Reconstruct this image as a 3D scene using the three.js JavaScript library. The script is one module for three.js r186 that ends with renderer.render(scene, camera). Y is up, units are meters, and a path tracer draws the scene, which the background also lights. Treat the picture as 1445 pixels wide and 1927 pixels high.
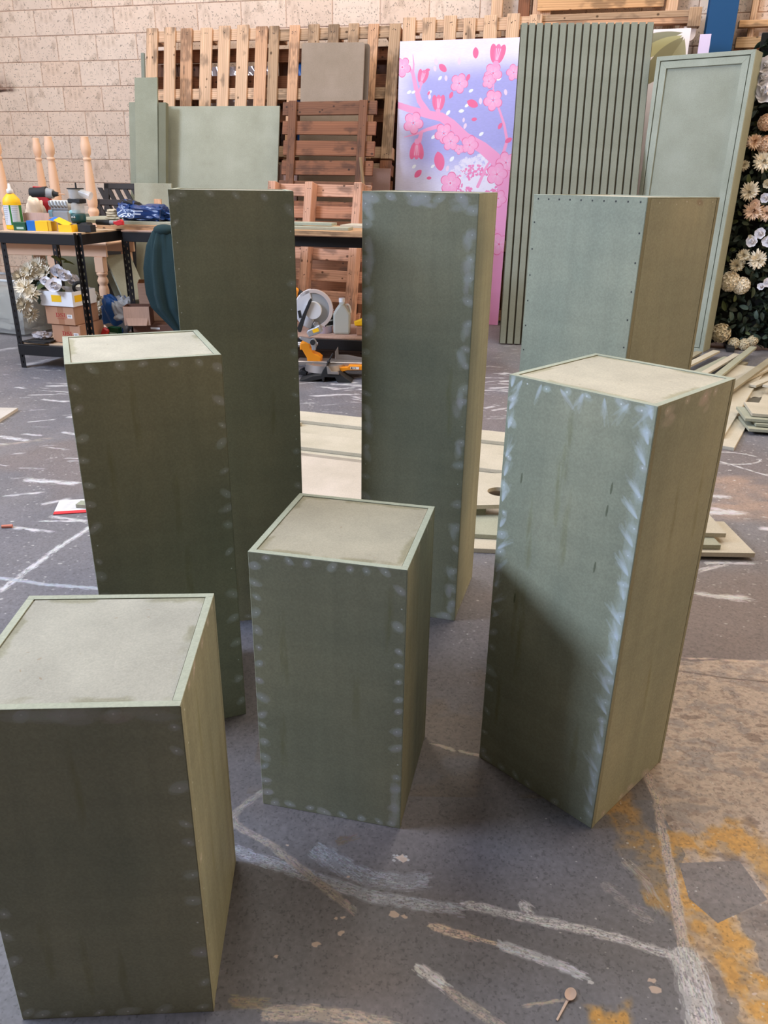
import * as THREE from 'three';
import { mergeGeometries } from 'three/addons/utils/BufferGeometryUtils.js';
import { RectAreaLightUniformsLib } from 'three/addons/lights/RectAreaLightUniformsLib.js';

// ---------------------------------------------------------------- camera, sky, large lights, exposure
const scene = new THREE.Scene();
scene.background = new THREE.Color(0.75, 0.82, 0.95);
const camera = new THREE.PerspectiveCamera(67.06, 1445 / 1927, 0.05, 60);
camera.position.set(0, 1.274, 0);
camera.rotation.set(-0.40446, 0, 0.015888);
const renderer = new THREE.WebGLRenderer({ antialias: true });
renderer.toneMapping = THREE.LinearToneMapping;
renderer.toneMappingExposure = 0.92;
renderer.shadowMap.enabled = true;
RectAreaLightUniformsLib.init();
const ROOM = { x0: -7.0, x1: 7.5, z1: 6.5, top: 6.2 };
function areaLight(color, power, w, h, pos, aim) {
  const l = new THREE.RectAreaLight(color, power, w, h);
  l.position.set(...pos); l.lookAt(...aim); scene.add(l); return l;
}
// daylight through the high window strip in the left wall, and four translucent roof strips over the back of the workshop
const HIGH = { y0: 3.5, y1: 5.5, z0: -3.0, z1: 0.4 };
areaLight(0xd2e2ff, 43.0, HIGH.z1 - HIGH.z0, HIGH.y1 - HIGH.y0, [ROOM.x0 + 0.06, (HIGH.y0 + HIGH.y1) / 2, (HIGH.z0 + HIGH.z1) / 2], [8, (HIGH.y0 + HIGH.y1) / 2, (HIGH.z0 + HIGH.z1) / 2]);
const ROOFLIGHTS = [-4.2, -1.4, 1.4, 4.2], ROOF = { w: 1.1, z0: -7.2, z1: -2.6 };
for (const x of ROOFLIGHTS) areaLight(0xfcf6f0, 7.9, ROOF.w, ROOF.z1 - ROOF.z0, [x, ROOM.top - 0.07, (ROOF.z0 + ROOF.z1) / 2], [x, 0, (ROOF.z0 + ROOF.z1) / 2 + 0.0001]);

// weaker daylight through the strip of windows in the right wall
const HIGH2 = { y0: 1.2, y1: 4.6, z0: -5.5, z1: 1.5 };
areaLight(0xffd6a4, 2.8, HIGH2.z1 - HIGH2.z0, HIGH2.y1 - HIGH2.y0, [ROOM.x1 - 0.06, (HIGH2.y0 + HIGH2.y1) / 2, (HIGH2.z0 + HIGH2.z1) / 2], [-8, (HIGH2.y0 + HIGH2.y1) / 2, (HIGH2.z0 + HIGH2.z1) / 2]);

// ---------------------------------------------------------------- helpers
let seed = 7;
function srand(s) { seed = s >>> 0; }
function rnd() { seed = (seed + 0x6d2b79f5) | 0; let t = Math.imul(seed ^ (seed >>> 15), 1 | seed); t = (t + Math.imul(t ^ (t >>> 7), 61 | t)) ^ t; return ((t ^ (t >>> 14)) >>> 0) / 4294967296; }
const rr = (a, b) => a + (b - a) * rnd();
const R = (d) => d * Math.PI / 180;
const PERM = new Float32Array(65536); srand(11); for (let i = 0; i < 65536; i++) PERM[i] = rnd();
function vn(x, y) {
  const xi = Math.floor(x), yi = Math.floor(y); let fx = x - xi, fy = y - yi;
  fx = fx * fx * (3 - 2 * fx); fy = fy * fy * (3 - 2 * fy);
  const a = (xi & 255) + ((yi & 255) << 8), b = ((xi + 1) & 255) + ((yi & 255) << 8), c = (xi & 255) + (((yi + 1) & 255) << 8), d = ((xi + 1) & 255) + (((yi + 1) & 255) << 8);
  return (PERM[a] * (1 - fx) + PERM[b] * fx) * (1 - fy) + (PERM[c] * (1 - fx) + PERM[d] * fx) * fy;
}
function fbm(x, y, n = 4) { let s = 0, a = 0.5, t = 0; for (let i = 0; i < n; i++) { s += a * vn(x + i * 37.2, y + i * 91.7); t += a; a *= 0.5; x *= 2.03; y *= 2.03; } return s / t; }
const clamp = (v, a = 0, b = 1) => (v < a ? a : v > b ? b : v);
const smooth = (a, b, v) => { const t = clamp((v - a) / (b - a)); return t * t * (3 - 2 * t); };
const names = {};
function numbered(n) { const k = names[n] = (names[n] ?? -1) + 1; return k ? n + '_' + String(k).padStart(3, '0') : n; }
function thing(name, label, category, pos = [0, 0, 0], turn = 0, group, parent = scene) {
  const o = new THREE.Group(); o.name = numbered(name); o.position.set(...pos); o.rotation.order = 'YXZ'; o.rotation.y = turn;
  o.userData = { label, category }; if (group) o.userData.group = group; parent.add(o); return o;
}
function structure(name, pos = [0, 0, 0], turn = 0) { const o = new THREE.Group(); o.name = name; o.position.set(...pos); o.rotation.y = turn; o.userData = { kind: 'structure' }; scene.add(o); return o; }
function part(parent, name, geo, mat, label) { const m = new THREE.Mesh(Array.isArray(geo) ? merge(geo) : geo, mat); m.name = name; if (label) m.userData.label = label; parent.add(m); return m; }
function clean(g) { let q = g.index ? g.toNonIndexed() : g.clone(); for (const k of Object.keys(q.attributes)) if (!['position', 'normal', 'uv'].includes(k)) q.deleteAttribute(k); return q; }
function merge(list) { return list.length === 1 ? list[0] : mergeGeometries(list.map(clean)); }
function shift(g, p = [0, 0, 0], r = [0, 0, 0]) { const m = new THREE.Matrix4().makeRotationFromEuler(new THREE.Euler(...r)); m.setPosition(...p); g.applyMatrix4(m); return g; }
// box with cut edges; uv in metres with u along the longest side (fit: uv 0..1 over the front face)
function cb(w, h, d, c = 0.001, p = [0, 0, 0], r = null, fit = false) {
  const H = [w / 2, h / 2, d / 2], V = {}, pos = [], nor = [], uv = [];
  c = Math.min(c, w * 0.4, h * 0.4, d * 0.4);
  const key = (s, a) => { const v = [0, 1, 2].map((i) => s[i] * (H[i] - (i === a ? 0 : c))); return v; };
  const ou = rnd() * 7, ov = rnd() * 7;
  const order = [0, 1, 2].sort((a, b) => H[b] - H[a]);
  function face(pts) {
    const a = new THREE.Vector3(...pts[0]), b = new THREE.Vector3(...pts[1]), e = new THREE.Vector3(...pts[2]);
    const n = b.clone().sub(a).cross(e.clone().sub(a)).normalize(); const cen = a.clone().add(b).add(e);
    if (n.dot(cen) < 0) { n.negate(); pts = pts.slice().reverse(); }
    const ab = [Math.abs(n.x), Math.abs(n.y), Math.abs(n.z)], ax = ab.indexOf(Math.max(...ab)), oth = order.filter((i) => i !== ax);
    for (const t of pts.length === 4 ? [[0, 1, 2], [0, 2, 3]] : [[0, 1, 2]]) for (const k of t) {
      const v = pts[k]; pos.push(...v); nor.push(n.x, n.y, n.z);
      if (fit) uv.push(v[0] / w + 0.5, v[1] / h + 0.5); else uv.push(v[oth[0]] + ou, v[oth[1]] + ov);
    }
  }
  for (let a = 0; a < 3; a++) { const b = (a + 1) % 3, e = (a + 2) % 3;
    for (const s of [-1, 1]) { const q = []; for (const [x, y] of [[-1, -1], [1, -1], [1, 1], [-1, 1]]) { const sg = [0, 0, 0]; sg[a] = s; sg[b] = x; sg[e] = y; q.push(key(sg, a)); } face(q); }
    for (const x of [-1, 1]) for (const y of [-1, 1]) { const s1 = [0, 0, 0], s2 = [0, 0, 0]; s1[b] = s2[b] = x; s1[e] = s2[e] = y; s1[a] = -1; s2[a] = 1; face([key(s1, b), key(s2, b), key(s2, e), key(s1, e)]); }
  }
  for (const x of [-1, 1]) for (const y of [-1, 1]) for (const z of [-1, 1]) { const s = [x, y, z]; face([key(s, 0), key(s, 1), key(s, 2)]); }
  const g = new THREE.BufferGeometry();
  g.setAttribute('position', new THREE.Float32BufferAttribute(pos, 3)); g.setAttribute('normal', new THREE.Float32BufferAttribute(nor, 3)); g.setAttribute('uv', new THREE.Float32BufferAttribute(uv, 2));
  return shift(g, p, r ?? [0, 0, 0]);
}
const cyl = (r1, r2, h, p = [0, 0, 0], r = [0, 0, 0], seg = 24) => shift(new THREE.CylinderGeometry(r1, r2, h, seg), p, r);
const ball = (r, p, s = [1, 1, 1], a = 16, b = 12) => { const g = new THREE.SphereGeometry(r, a, b); g.scale(...s); return shift(g, p); };
const lathe = (pts, p = [0, 0, 0], r = [0, 0, 0], seg = 28) => shift(new THREE.LatheGeometry(pts.map((q) => new THREE.Vector2(...q)), seg), p, r);
const tube = (pts, rad, seg = 24, rs = 8) => new THREE.TubeGeometry(new THREE.CatmullRomCurve3(pts.map((q) => new THREE.Vector3(...q))), seg, rad, rs);
function plate(outline, depth, bevel = 0.002, p = [0, 0, 0], r = [0, 0, 0], holes = []) {
  const s = new THREE.Shape(outline.map((q) => new THREE.Vector2(...q)));
  for (const h of holes) s.holes.push(new THREE.Path(h.map((q) => new THREE.Vector2(...q))));
  const g = new THREE.ExtrudeGeometry(s, { depth: Math.max(depth - 2 * bevel, 1e-4), bevelEnabled: bevel > 0, bevelThickness: bevel, bevelSize: bevel, bevelOffset: -bevel, bevelSegments: 2, curveSegments: 16 });
  g.translate(0, 0, -depth + bevel); return shift(g, p, r);
}
const circle = (cx, cy, r, n = 24, a0 = 0, a1 = Math.PI * 2) => Array.from({ length: n }, (_, i) => [cx + r * Math.cos(a0 + (a1 - a0) * i / n), cy + r * Math.sin(a0 + (a1 - a0) * i / n)]);
const quad = (w, h, p, r = [0, 0, 0]) => shift(new THREE.PlaneGeometry(w, h), p, r);
function leaning(name, label, cat, x, z, yaw, lean, t, group) { const o = thing(name, label, cat, [x, t * Math.sin(R(lean)) + 0.001, z], R(yaw), group); o.rotation.x = -R(lean); return o; }

// ---------------------------------------------------------------- textures
function dataTex(w, h, metres, fn, srgb = true) {
  const d = new Uint8Array(w * h * 4);
  for (let y = 0; y < h; y++) for (let x = 0; x < w; x++) { const c = fn(x / w, y / h, x, y), k = (y * w + x) * 4; for (let i = 0; i < 3; i++) d[k + i] = clamp(c[i]) * 255; d[k + 3] = 255; }
  const t = new THREE.DataTexture(d, w, h); t.wrapS = t.wrapT = THREE.MirroredRepeatWrapping; t.magFilter = THREE.LinearFilter; t.minFilter = THREE.LinearMipmapLinearFilter; t.generateMipmaps = true;
  if (srgb) t.colorSpace = THREE.SRGBColorSpace; if (metres) t.repeat.set(1 / metres[0], 1 / metres[1]); t.needsUpdate = true; return t;
}
function canvasTex(w, h, draw, mirror = false) {
  const c = document.createElement('canvas'); c.width = w; c.height = h; const g = c.getContext('2d'); draw(g, w, h);
  const t = new THREE.CanvasTexture(c); t.colorSpace = THREE.SRGBColorSpace; t.anisotropy = 8; if (mirror) t.wrapS = t.wrapT = THREE.MirroredRepeatWrapping; return t;
}
const rgba = (c, a = 1) => `rgba(${c[0] | 0},${c[1] | 0},${c[2] | 0},${a})`;
const std = (o) => new THREE.MeshStandardMaterial({ roughness: 0.75, metalness: 0, ...o });
const tint = (r, g, b) => new THREE.Color(`rgb(${r},${g},${b})`);
// wood: grain along u (1.2 m x 0.3 m), kept bright so the material colour sets the tone
function woodTex(s, knots) {
  srand(s); const K = Array.from({ length: knots }, () => [rr(0.05, 1.15), rr(0.02, 0.28), rr(0.006, 0.013)]);
  return dataTex(1024, 256, [1.2, 0.3], (u, v) => {
    const x = u * 1.2, y = v * 0.3; let yy = y + 0.012 * (fbm(x * 2.2 + s, y * 3, 3) - 0.5), dark = 0;
    for (const [kx, ky, kr] of K) { const dx = (x - kx) * 0.55, dy = y - ky, d = Math.hypot(dx, dy); yy += (dy > 0 ? 1 : -1) * 0.006 * Math.exp(-d * d / 0.0009); dark = Math.max(dark, smooth(kr * 1.25, kr * 0.5, Math.hypot(dx * 1.4, dy))); }
    const ring = 0.5 + 0.5 * Math.sin(yy * 330 + 5 * fbm(x * 0.7, yy * 9, 2)); const fine = fbm(x * 5, yy * 420, 3), stain = fbm(x * 7 + 9, y * 16 + s, 4);
    const soft = fbm(x * 1.1 + 4, yy * 26 + s, 3); const l = 1.0 - 0.07 * ring * ring - 0.16 * (1 - fine) - 0.16 * (soft - 0.3) - 0.22 * smooth(0.55, 0.8, stain) - 0.4 * dark;
    return [l, l * (0.97 - 0.05 * dark - 0.03 * ring), l * (0.92 - 0.06 * ring - 0.1 * dark)];
  });
}
const WOOD1 = woodTex(3, 6), WOOD2 = woodTex(8, 9);
const MDF = (() => { srand(5); return dataTex(1024, 1024, [0.6, 0.6], (u, v) => { const f = fbm(u * 190, v * 190, 3), c = fbm(u * 5, v * 5, 4), s = vn(u * 640, v * 640); const l = 0.88 + 0.1 * (f - 0.5) + 0.12 * (c - 0.5) + (s > 0.955 ? 0.07 : 0) - (s < 0.03 ? 0.05 : 0); return [l, l, l * (0.98 + 0.03 * c)]; }); })();
const STREAK = dataTex(1024, 512, [1.2, 0.3], (u, v) => { const f = fbm(u * 3, v * 120, 4), c = fbm(u * 4, v * 14, 3), k = fbm(u * 60, v * 60, 2); const l = 0.88 + 0.22 * (f - 0.5) + 0.16 * (c - 0.5) + 0.05 * (k - 0.5); return [l * 1.01, l, l * 0.96]; });
const GRAIN = dataTex(512, 512, [0.35, 0.35], (u, v) => { const n = fbm(u * 120, v * 120, 3), p = smooth(0.72, 0.8, fbm(u * 34, v * 34, 3)); const l = 0.55 + 0.4 * (n - 0.5) - 0.45 * p; return [l, l, l]; }, false);
const FABRIC = dataTex(256, 256, [0.05, 0.05], (u, v, x, y) => { const l = 0.82 + 0.12 * Math.sin(x * 0.8) * Math.sin(y * 0.8) + 0.14 * (fbm(u * 20, v * 20, 3) - 0.5); return [l, l, l]; });
const CARD = dataTex(256, 256, [0.4, 0.4], (u, v) => { const l = 0.93 + 0.08 * (fbm(u * 60, v * 8, 3) - 0.5) + 0.08 * (fbm(u * 5, v * 5, 3) - 0.5); return [l, l, l]; });
const M = {
  mdf: std({ color: tint(166, 170, 148), map: MDF, roughness: 0.72 }), mdfSheet: std({ color: tint(182, 184, 163), map: MDF, roughness: 0.7 }), mdfPale: std({ color: tint(214, 206, 186), map: MDF, roughness: 0.72 }),
  mdfSide: std({ color: tint(168, 166, 136), map: STREAK, roughness: 0.7 }), mdfBrown: std({ color: tint(170, 162, 138), map: MDF, roughness: 0.72 }), mdfEdge: std({ color: tint(160, 160, 134), map: MDF, roughness: 0.85 }),
  mdfSlat: std({ color: tint(146, 152, 138), map: MDF, roughness: 0.75 }), mdfDark: std({ color: tint(130, 132, 110), map: MDF, roughness: 0.8 }), mdfRim: std({ color: tint(196, 202, 180), map: MDF, roughness: 0.7 }), board: std({ color: tint(170, 152, 134), map: MDF, roughness: 0.85 }),
  pine: std({ color: tint(250, 216, 188), map: WOOD1 }), pine2: std({ color: tint(236, 192, 160), map: WOOD2 }), grey: std({ color: tint(206, 178, 152), map: WOOD2, roughness: 0.85 }), brown: std({ color: tint(154, 104, 76), map: WOOD1 }), brown2: std({ color: tint(136, 94, 70), map: WOOD2 }), pink: std({ color: tint(236, 188, 166), map: WOOD1 }), pink2: std({ color: tint(210, 152, 122), map: WOOD2 }),
  ply: std({ color: tint(236, 194, 150), map: WOOD2 }), turned: std({ color: tint(232, 192, 160), roughness: 0.6 }), darkwood: std({ color: tint(112, 76, 56), map: WOOD2 }),
  black: std({ color: tint(26, 25, 27), roughness: 0.5, metalness: 0.3 }), rubber: std({ color: tint(30, 30, 31), roughness: 0.7 }), grey2: std({ color: tint(150, 152, 154), roughness: 0.5 }), silver: std({ color: tint(190, 192, 196), roughness: 0.35, metalness: 0.7 }), steel: std({ color: tint(172, 166, 162), roughness: 0.4, metalness: 0.75 }),
  orange: std({ color: tint(240, 148, 22), roughness: 0.45 }), yellow: std({ color: tint(250, 196, 20), roughness: 0.5 }), red: std({ color: tint(176, 30, 36), roughness: 0.45 }), teal: std({ color: tint(24, 74, 74), roughness: 0.45 }), white: std({ color: tint(236, 236, 238), roughness: 0.5 }), green: std({ color: tint(22, 84, 54), roughness: 0.5 }), palegrey: std({ color: tint(205, 212, 214), roughness: 0.5 }), blueplastic: std({ color: tint(22, 52, 118), roughness: 0.35 }),
  card: std({ color: tint(186, 142, 114), map: CARD, roughness: 0.9 }), cardLight: std({ color: tint(206, 170, 150), map: CARD, roughness: 0.9 }), cardDark: std({ color: tint(120, 84, 68), map: CARD, roughness: 0.9 }), fabric: std({ color: tint(32, 62, 66), map: FABRIC, roughness: 0.95 }), cream: std({ color: tint(238, 222, 190), map: FABRIC, roughness: 0.95 }),
  clear: new THREE.MeshPhysicalMaterial({ color: 0xffffff, transmission: 0.9, roughness: 0.15, thickness: 0 }), milky: new THREE.MeshPhysicalMaterial({ color: tint(240, 242, 242), transmission: 0.72, roughness: 0.3, thickness: 0 }), bin: new THREE.MeshPhysicalMaterial({ color: tint(244, 246, 246), transmission: 0.88, roughness: 0.22, thickness: 0 }), film: new THREE.MeshPhysicalMaterial({ color: tint(226, 222, 222), transmission: 0.45, roughness: 0.12, thickness: 0 }),
};
// ---------------------------------------------------------------- floor: painted concrete with old paint marks, drawn in metres
const crackX = (z) => (z < -1.2 ? 0.627 : 0.627 + (z + 1.2) * -0.30);
function insidePoly(x, z, P) { let c = false; for (let i = 0, j = P.length - 1; i < P.length; j = i++) if ((P[i][1] > z) !== (P[j][1] > z) && x < (P[j][0] - P[i][0]) * (z - P[i][1]) / (P[j][1] - P[i][1]) + P[i][0]) c = !c; return c; }
const SQUARE = [[0.615, -1.175], [0.742, -1.183], [0.758, -1.09], [0.64, -1.036], [0.605, -1.09]];
function floorColour(x, z) {
  const big = fbm(x * 1.3 + 3, z * 1.3 + 8, 4), mid = fbm(x * 7, z * 7 + 40, 4), fine = fbm(x * 150, z * 150, 3), wob = (fbm(x * 9 + 70, z * 9, 4) - 0.5) * 0.12;
  let c = [114 + 30 * (big - 0.5) + 16 * (mid - 0.5), 113 + 24 * (big - 0.5) + 14 * (mid - 0.5), 118 + 12 * (big - 0.5) + 14 * (mid - 0.5)];
  const mix = (q, a) => { for (let i = 0; i < 3; i++) c[i] += (q[i] - c[i]) * a; };
  const brown = smooth(0.5, 0.64, fbm(x * 1.1 + 31, z * 1.1 - 12, 4)); mix([124, 110, 104], 0.45 * brown);
  if (z > -1.91 + wob * 0.25 && z < -0.4 && x > crackX(z) + wob * 0.3) {
    const t = fbm(x * 26, z * 40 + 5, 4); const t2 = fbm(x * 70 + 3, z * 110, 3); mix([196, 176, 158], 0.9 - 0.35 * smooth(0.44, 0.68, t)); mix([140, 118, 105], 0.42 * smooth(0.52, 0.7, t2)); mix([108, 90, 80], 0.5 * smooth(0.66, 0.72, fbm(x * 16 + 9, z * 34, 5)));
  } else if (z < -1.9 && x > 0.5) mix([132, 114, 106], 0.6 * smooth(-2.75, -2.2, z + wob * 2) * smooth(0.5, 0.75, x + wob));
  if (z > -1.9 && z < -1.35 && x > -0.3 && x < 0.62) mix([120, 102, 84], 0.5 * smooth(0.4, 0.6, mid));
  if (z < -2.8 && z > -3.7 && x > 1.2) mix([190, 156, 132], 0.55 * smooth(-3.65, -3.4, z + wob) * smooth(-2.85, -3.05, z + wob) * smooth(1.25, 1.5, x + wob) * smooth(0.42, 0.66, fbm(x * 3, z * 5 + 2, 4)));
  // ochre line paint, worn through
  const och = (a, b, w) => { const d = Math.abs((x - a[0]) * (b[1] - a[1]) - (z - a[1]) * (b[0] - a[0])) / Math.hypot(b[0] - a[0], b[1] - a[1]), t = ((x - a[0]) * (b[0] - a[0]) + (z - a[1]) * (b[1] - a[1])) / ((b[0] - a[0]) ** 2 + (b[1] - a[1]) ** 2); const rag = (fbm(x * 34 + 2, z * 34, 3) - 0.5); return smooth(-0.12, 0.1, t + rag * 0.25) * smooth(1.12, 0.9, t + rag * 0.25) * smooth(w * 1.15, w * 0.35, d + wob * 0.4 + rag * 0.05); };
  const worn = smooth(0.3, 0.56, fbm(x * 40, z * 40, 4));
  let o = Math.max(och([0.51, -1.40], [0.575, -1.12], 0.05) * 0.7, och([0.575, -1.22], [0.80, -1.245], 0.045), och([0.80, -1.23], [0.83, -0.95], 0.05) * 0.8, och([0.615, -1.16], [0.66, -0.80], 0.052), och([0.35, -0.85], [0.42, -0.84], 0.03), och([0.545, -1.12], [0.58, -0.98], 0.03) * 0.7);
  if (insidePoly(x, z, SQUARE)) { o = 0; mix([118, 112, 112], 0.8); }
  mix([206, 150, 62], 0.85 * o * (0.4 + 0.6 * worn));
  if (x > crackX(z) + 0.03 && z > -1.08 && o < 0.3) mix([112, 106, 104], 0.5);
  const pit = smooth(0.68, 0.76, fbm(x * 210 + 4, z * 210, 2)); const k = 1 + 0.22 * (fine - 0.5) - 0.16 * pit;
  return [c[0] * k, c[1] * k, c[2] * k];
}
function scuff(g, pts, width, col, dens = 1, a = 0.8, len = 0.02) {
  for (let i = 0; i + 1 < pts.length; i++) {
    const [x0, z0] = pts[i], [x1, z1] = pts[i + 1], L = Math.hypot(x1 - x0, z1 - z0), dx = (x1 - x0) / L, dz = (z1 - z0) / L, n = Math.ceil(L * width * 90000 * dens / (len / 0.02));
    for (let k = 0; k < n; k++) {
      const t = rnd() * 1.06 - 0.03, e = (rnd() + rnd() - 1), o = e * width * 0.5 * 1.15, X = x0 + dx * L * t - dz * o, Z = z0 + dz * L * t + dx * o; if (vn(X * 60 + 5, Z * 60) < 0.28) continue;
      const l = len * rr(0.3, 1.2), w = rr(-0.12, 0.12); g.strokeStyle = rgba(col.map((q) => q + rr(-14, 14)), a * rr(0.35, 1)); g.lineWidth = rr(0.0009, 0.0026);
      g.beginPath(); g.moveTo(X, Z); g.lineTo(X + (dx - dz * w) * l, Z + (dz + dx * w) * l); g.stroke();
    }
  }
}
// a worn brush stroke of filler or paint: ragged ribbon, then dry-brush lines, then chips where it has flaked off
function band(g, pts, width, col, a = 0.75, chips = 1) {
  const P = []; for (let i = 0; i + 1 < pts.length; i++) { const L = Math.hypot(pts[i + 1][0] - pts[i][0], pts[i + 1][1] - pts[i][1]), n = Math.max(2, Math.ceil(L / 0.003)); for (let k = 0; k < n; k++) { const t = k / n; P.push([pts[i][0] + (pts[i + 1][0] - pts[i][0]) * t, pts[i][1] + (pts[i + 1][1] - pts[i][1]) * t]); } } P.push(pts[pts.length - 1]);
  for (const [q, al] of [[1.12, 0.35], [0.86, 0.8]]) { const A = [], B = []; P.forEach((p, i) => { const o = P[Math.min(i + 1, P.length - 1)], b = P[Math.max(i - 1, 0)], d = Math.hypot(o[0] - b[0], o[1] - b[1]) || 1, nx = -(o[1] - b[1]) / d, nz = (o[0] - b[0]) / d, e = Math.min(1, i / 5, (P.length - 1 - i) / 5) * 0.7 + 0.3; const w1 = width / 2 * q * e * (0.7 + 0.75 * fbm(p[0] * 70, p[1] * 70, 3)), w2 = width / 2 * q * e * (0.7 + 0.75 * fbm(p[0] * 70 + 31, p[1] * 70 + 9, 3)); A.push([p[0] + nx * w1, p[1] + nz * w1]); B.unshift([p[0] - nx * w2, p[1] - nz * w2]); }); g.fillStyle = rgba(col, a * al); g.beginPath(); [...A, ...B].forEach(([x, y]) => g.lineTo(x, y)); g.fill(); }
  scuff(g, pts, width * 1.1, col.map((c) => c + 14), 0.7, a * 0.8, 0.014); scuff(g, pts, width * 1.0, [112, 110, 114], 0.1 * chips, 0.5, 0.008);
  for (let i = 0; i < P.length * 2 * chips; i++) { const p = P[(rnd() * P.length) | 0]; fleck(g, p[0] + rr(-0.5, 0.5) * width, p[1] + rr(-0.5, 0.5) * width, rr(0.0006, 0.0016), [104, 102, 106], rr(0.3, 0.8)); }
}
function fleck(g, x, z, r, col, a) { g.fillStyle = rgba(col, a); g.beginPath(); const n = 9; for (let i = 0; i < n; i++) { const q = r * rr(0.45, 1.2), t = i / n * 6.283; g.lineTo(x + q * Math.cos(t) * 1.4, z + q * Math.sin(t)); } g.fill(); }
const INK = { blue: [168, 174, 186], tan: [170, 158, 146], white: [206, 206, 208], beige: [186, 168, 148], pink: [206, 184, 168] };
function floorMarks(g, x0, x1, z0, z1) {
  srand(77); const S = (p, w, c, d, a, l) => scuff(g, p, w, c, d, a, l);
  const Bd = (p, w, c, a, ch) => band(g, p, w, c, a, ch);
  Bd([[-0.135, -1.2], [-0.075, -1.155], [-0.02, -1.125], [0.05, -1.118], [0.1, -1.125]], 0.04, INK.blue, 0.42, 2.5); Bd([[-0.31, -1.195], [-0.23, -1.163], [-0.162, -1.139], [-0.074, -1.104], [-0.011, -1.082], [0.151, -1.056]], 0.026, INK.blue, 0.75, 1.5);
  Bd([[-0.262, -1.36], [-0.3, -1.315], [-0.318, -1.284], [-0.31, -1.262], [-0.292, -1.247], [-0.224, -1.205], [-0.163, -1.152], [-0.105, -1.102], [-0.051, -1.055]], 0.017, [158, 148, 140], 0.8, 1);
  Bd([[0.16, -1.07], [0.271, -1.043], [0.385, -1.017], [0.459, -0.996], [0.53, -0.968]], 0.019, INK.white, 0.7, 1.6); Bd([[0.272, -1.075], [0.292, -1.055]], 0.024, INK.white, 0.6, 2);
  Bd([[0.095, -1.022], [0.147, -1.005], [0.18, -0.997]], 0.017, INK.pink, 0.85, 1.4); Bd([[0.18, -0.997], [0.226, -0.982]], 0.007, INK.pink, 0.8, 1); Bd([[0.218, -0.985], [0.277, -0.964], [0.322, -0.947], [0.36, -0.925]], 0.019, [186, 190, 200], 0.9, 0.6); fleck(g, 0.371, -0.914, 0.005, INK.white, 0.8);
  Bd([[0.068, -0.942], [0.099, -0.918], [0.12, -0.9]], 0.02, INK.white, 0.92, 0.5); Bd([[0.116, -0.902], [0.154, -0.872], [0.205, -0.835]], 0.018, INK.tan, 0.6, 1.6);
  Bd([[0.63, -1.9], [0.632, -1.6], [0.626, -1.445], [0.628, -1.359], [0.609, -1.265], [0.591, -1.153], [0.571, -1.054], [0.557, -0.977]], 0.02, [190, 174, 162], 0.8, 1.2); Bd([[0.556, -0.985], [0.55, -0.916], [0.54, -0.8]], 0.052, INK.white, 0.75, 1.5);
  Bd([[-0.19, -0.85], [-0.113, -0.854], [-0.05, -0.846], [0.03, -0.83]], 0.026, INK.beige, 0.7, 1.2); Bd([[-0.25, -0.872], [-0.19, -0.866]], 0.02, [150, 138, 112], 0.6, 1.2); S([[0.248, -0.871], [0.327, -0.884]], 0.007, INK.tan, 1.2, 0.6, 0.008);
  for (const [x, z] of [[0.44, -1.12], [0.46, -1.09], [0.48, -1.07], [0.495, -1.05]]) Bd([[x, z], [x + 0.025, z + 0.014]], 0.024, [160, 154, 152], 0.4, 2); Bd([[-0.09, -1.215], [-0.055, -1.228]], 0.02, [104, 88, 74], 0.6, 1); for (let i = 0; i < 26; i++) fleck(g, 0.047 + rr(-0.016, 0.016), -1.176 + rr(-0.008, 0.008), rr(0.001, 0.004), INK.white, 0.7);
  S([[0.118, -1.537], [0.175, -1.509], [0.232, -1.491]], 0.012, INK.beige, 1.6, 0.7, 0.01); S([[-0.46, -2.085], [-0.38, -2.13]], 0.02, INK.beige, 1, 0.6); S([[0.50, -1.18], [0.53, -1.13], [0.54, -1.07]], 0.03, INK.tan, 0.8, 0.5);
  S([[-1.41, -1.95], [-1.276, -2.256], [-1.242, -2.427], [-1.213, -2.592], [-1.163, -2.762], [-1.05, -3.0]], 0.03, INK.white, 0.9, 0.8); S([[-1.6, -2.4], [-1.317, -2.345], [-1.136, -2.305], [-0.948, -2.282], [-0.6, -2.2]], 0.022, INK.blue, 1.1, 0.8);
  S([[-1.642, -3.282], [-1.399, -3.246]], 0.05, INK.white, 1, 0.9, 0.03); S([[-2.1, -3.72], [-1.976, -3.767], [-1.778, -3.884]], 0.05, INK.tan, 0.5, 0.7, 0.03); S([[-1.45, -2.995], [-1.362, -3.058]], 0.03, INK.white, 1, 0.8); S([[-2.66, -5.6], [-2.4, -5.95]], 0.11, INK.white, 0.7, 0.8, 0.05); S([[-3.3, -5.7], [-2.996, -6.201]], 0.08, INK.white, 0.6, 0.8, 0.05);
  S([[0.80, -1.923], [0.954, -1.919], [1.4, -1.89]], 0.012, [206, 186, 168], 1, 0.7); S([[0.847, -1.858], [0.964, -1.827], [1.2, -1.79]], 0.007, [110, 96, 88], 1.4, 0.7);
  S(circle(1.753, -3.748, 0.16, 18).map(([a, b]) => [a, -3.748 + (b + 3.748) * 0.6]), 0.016, INK.white, 0.8, 0.8); S([[1.5, -3.95], [1.7, -3.68], [1.95, -3.35]], 0.02, INK.white, 0.9, 0.8);
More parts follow.
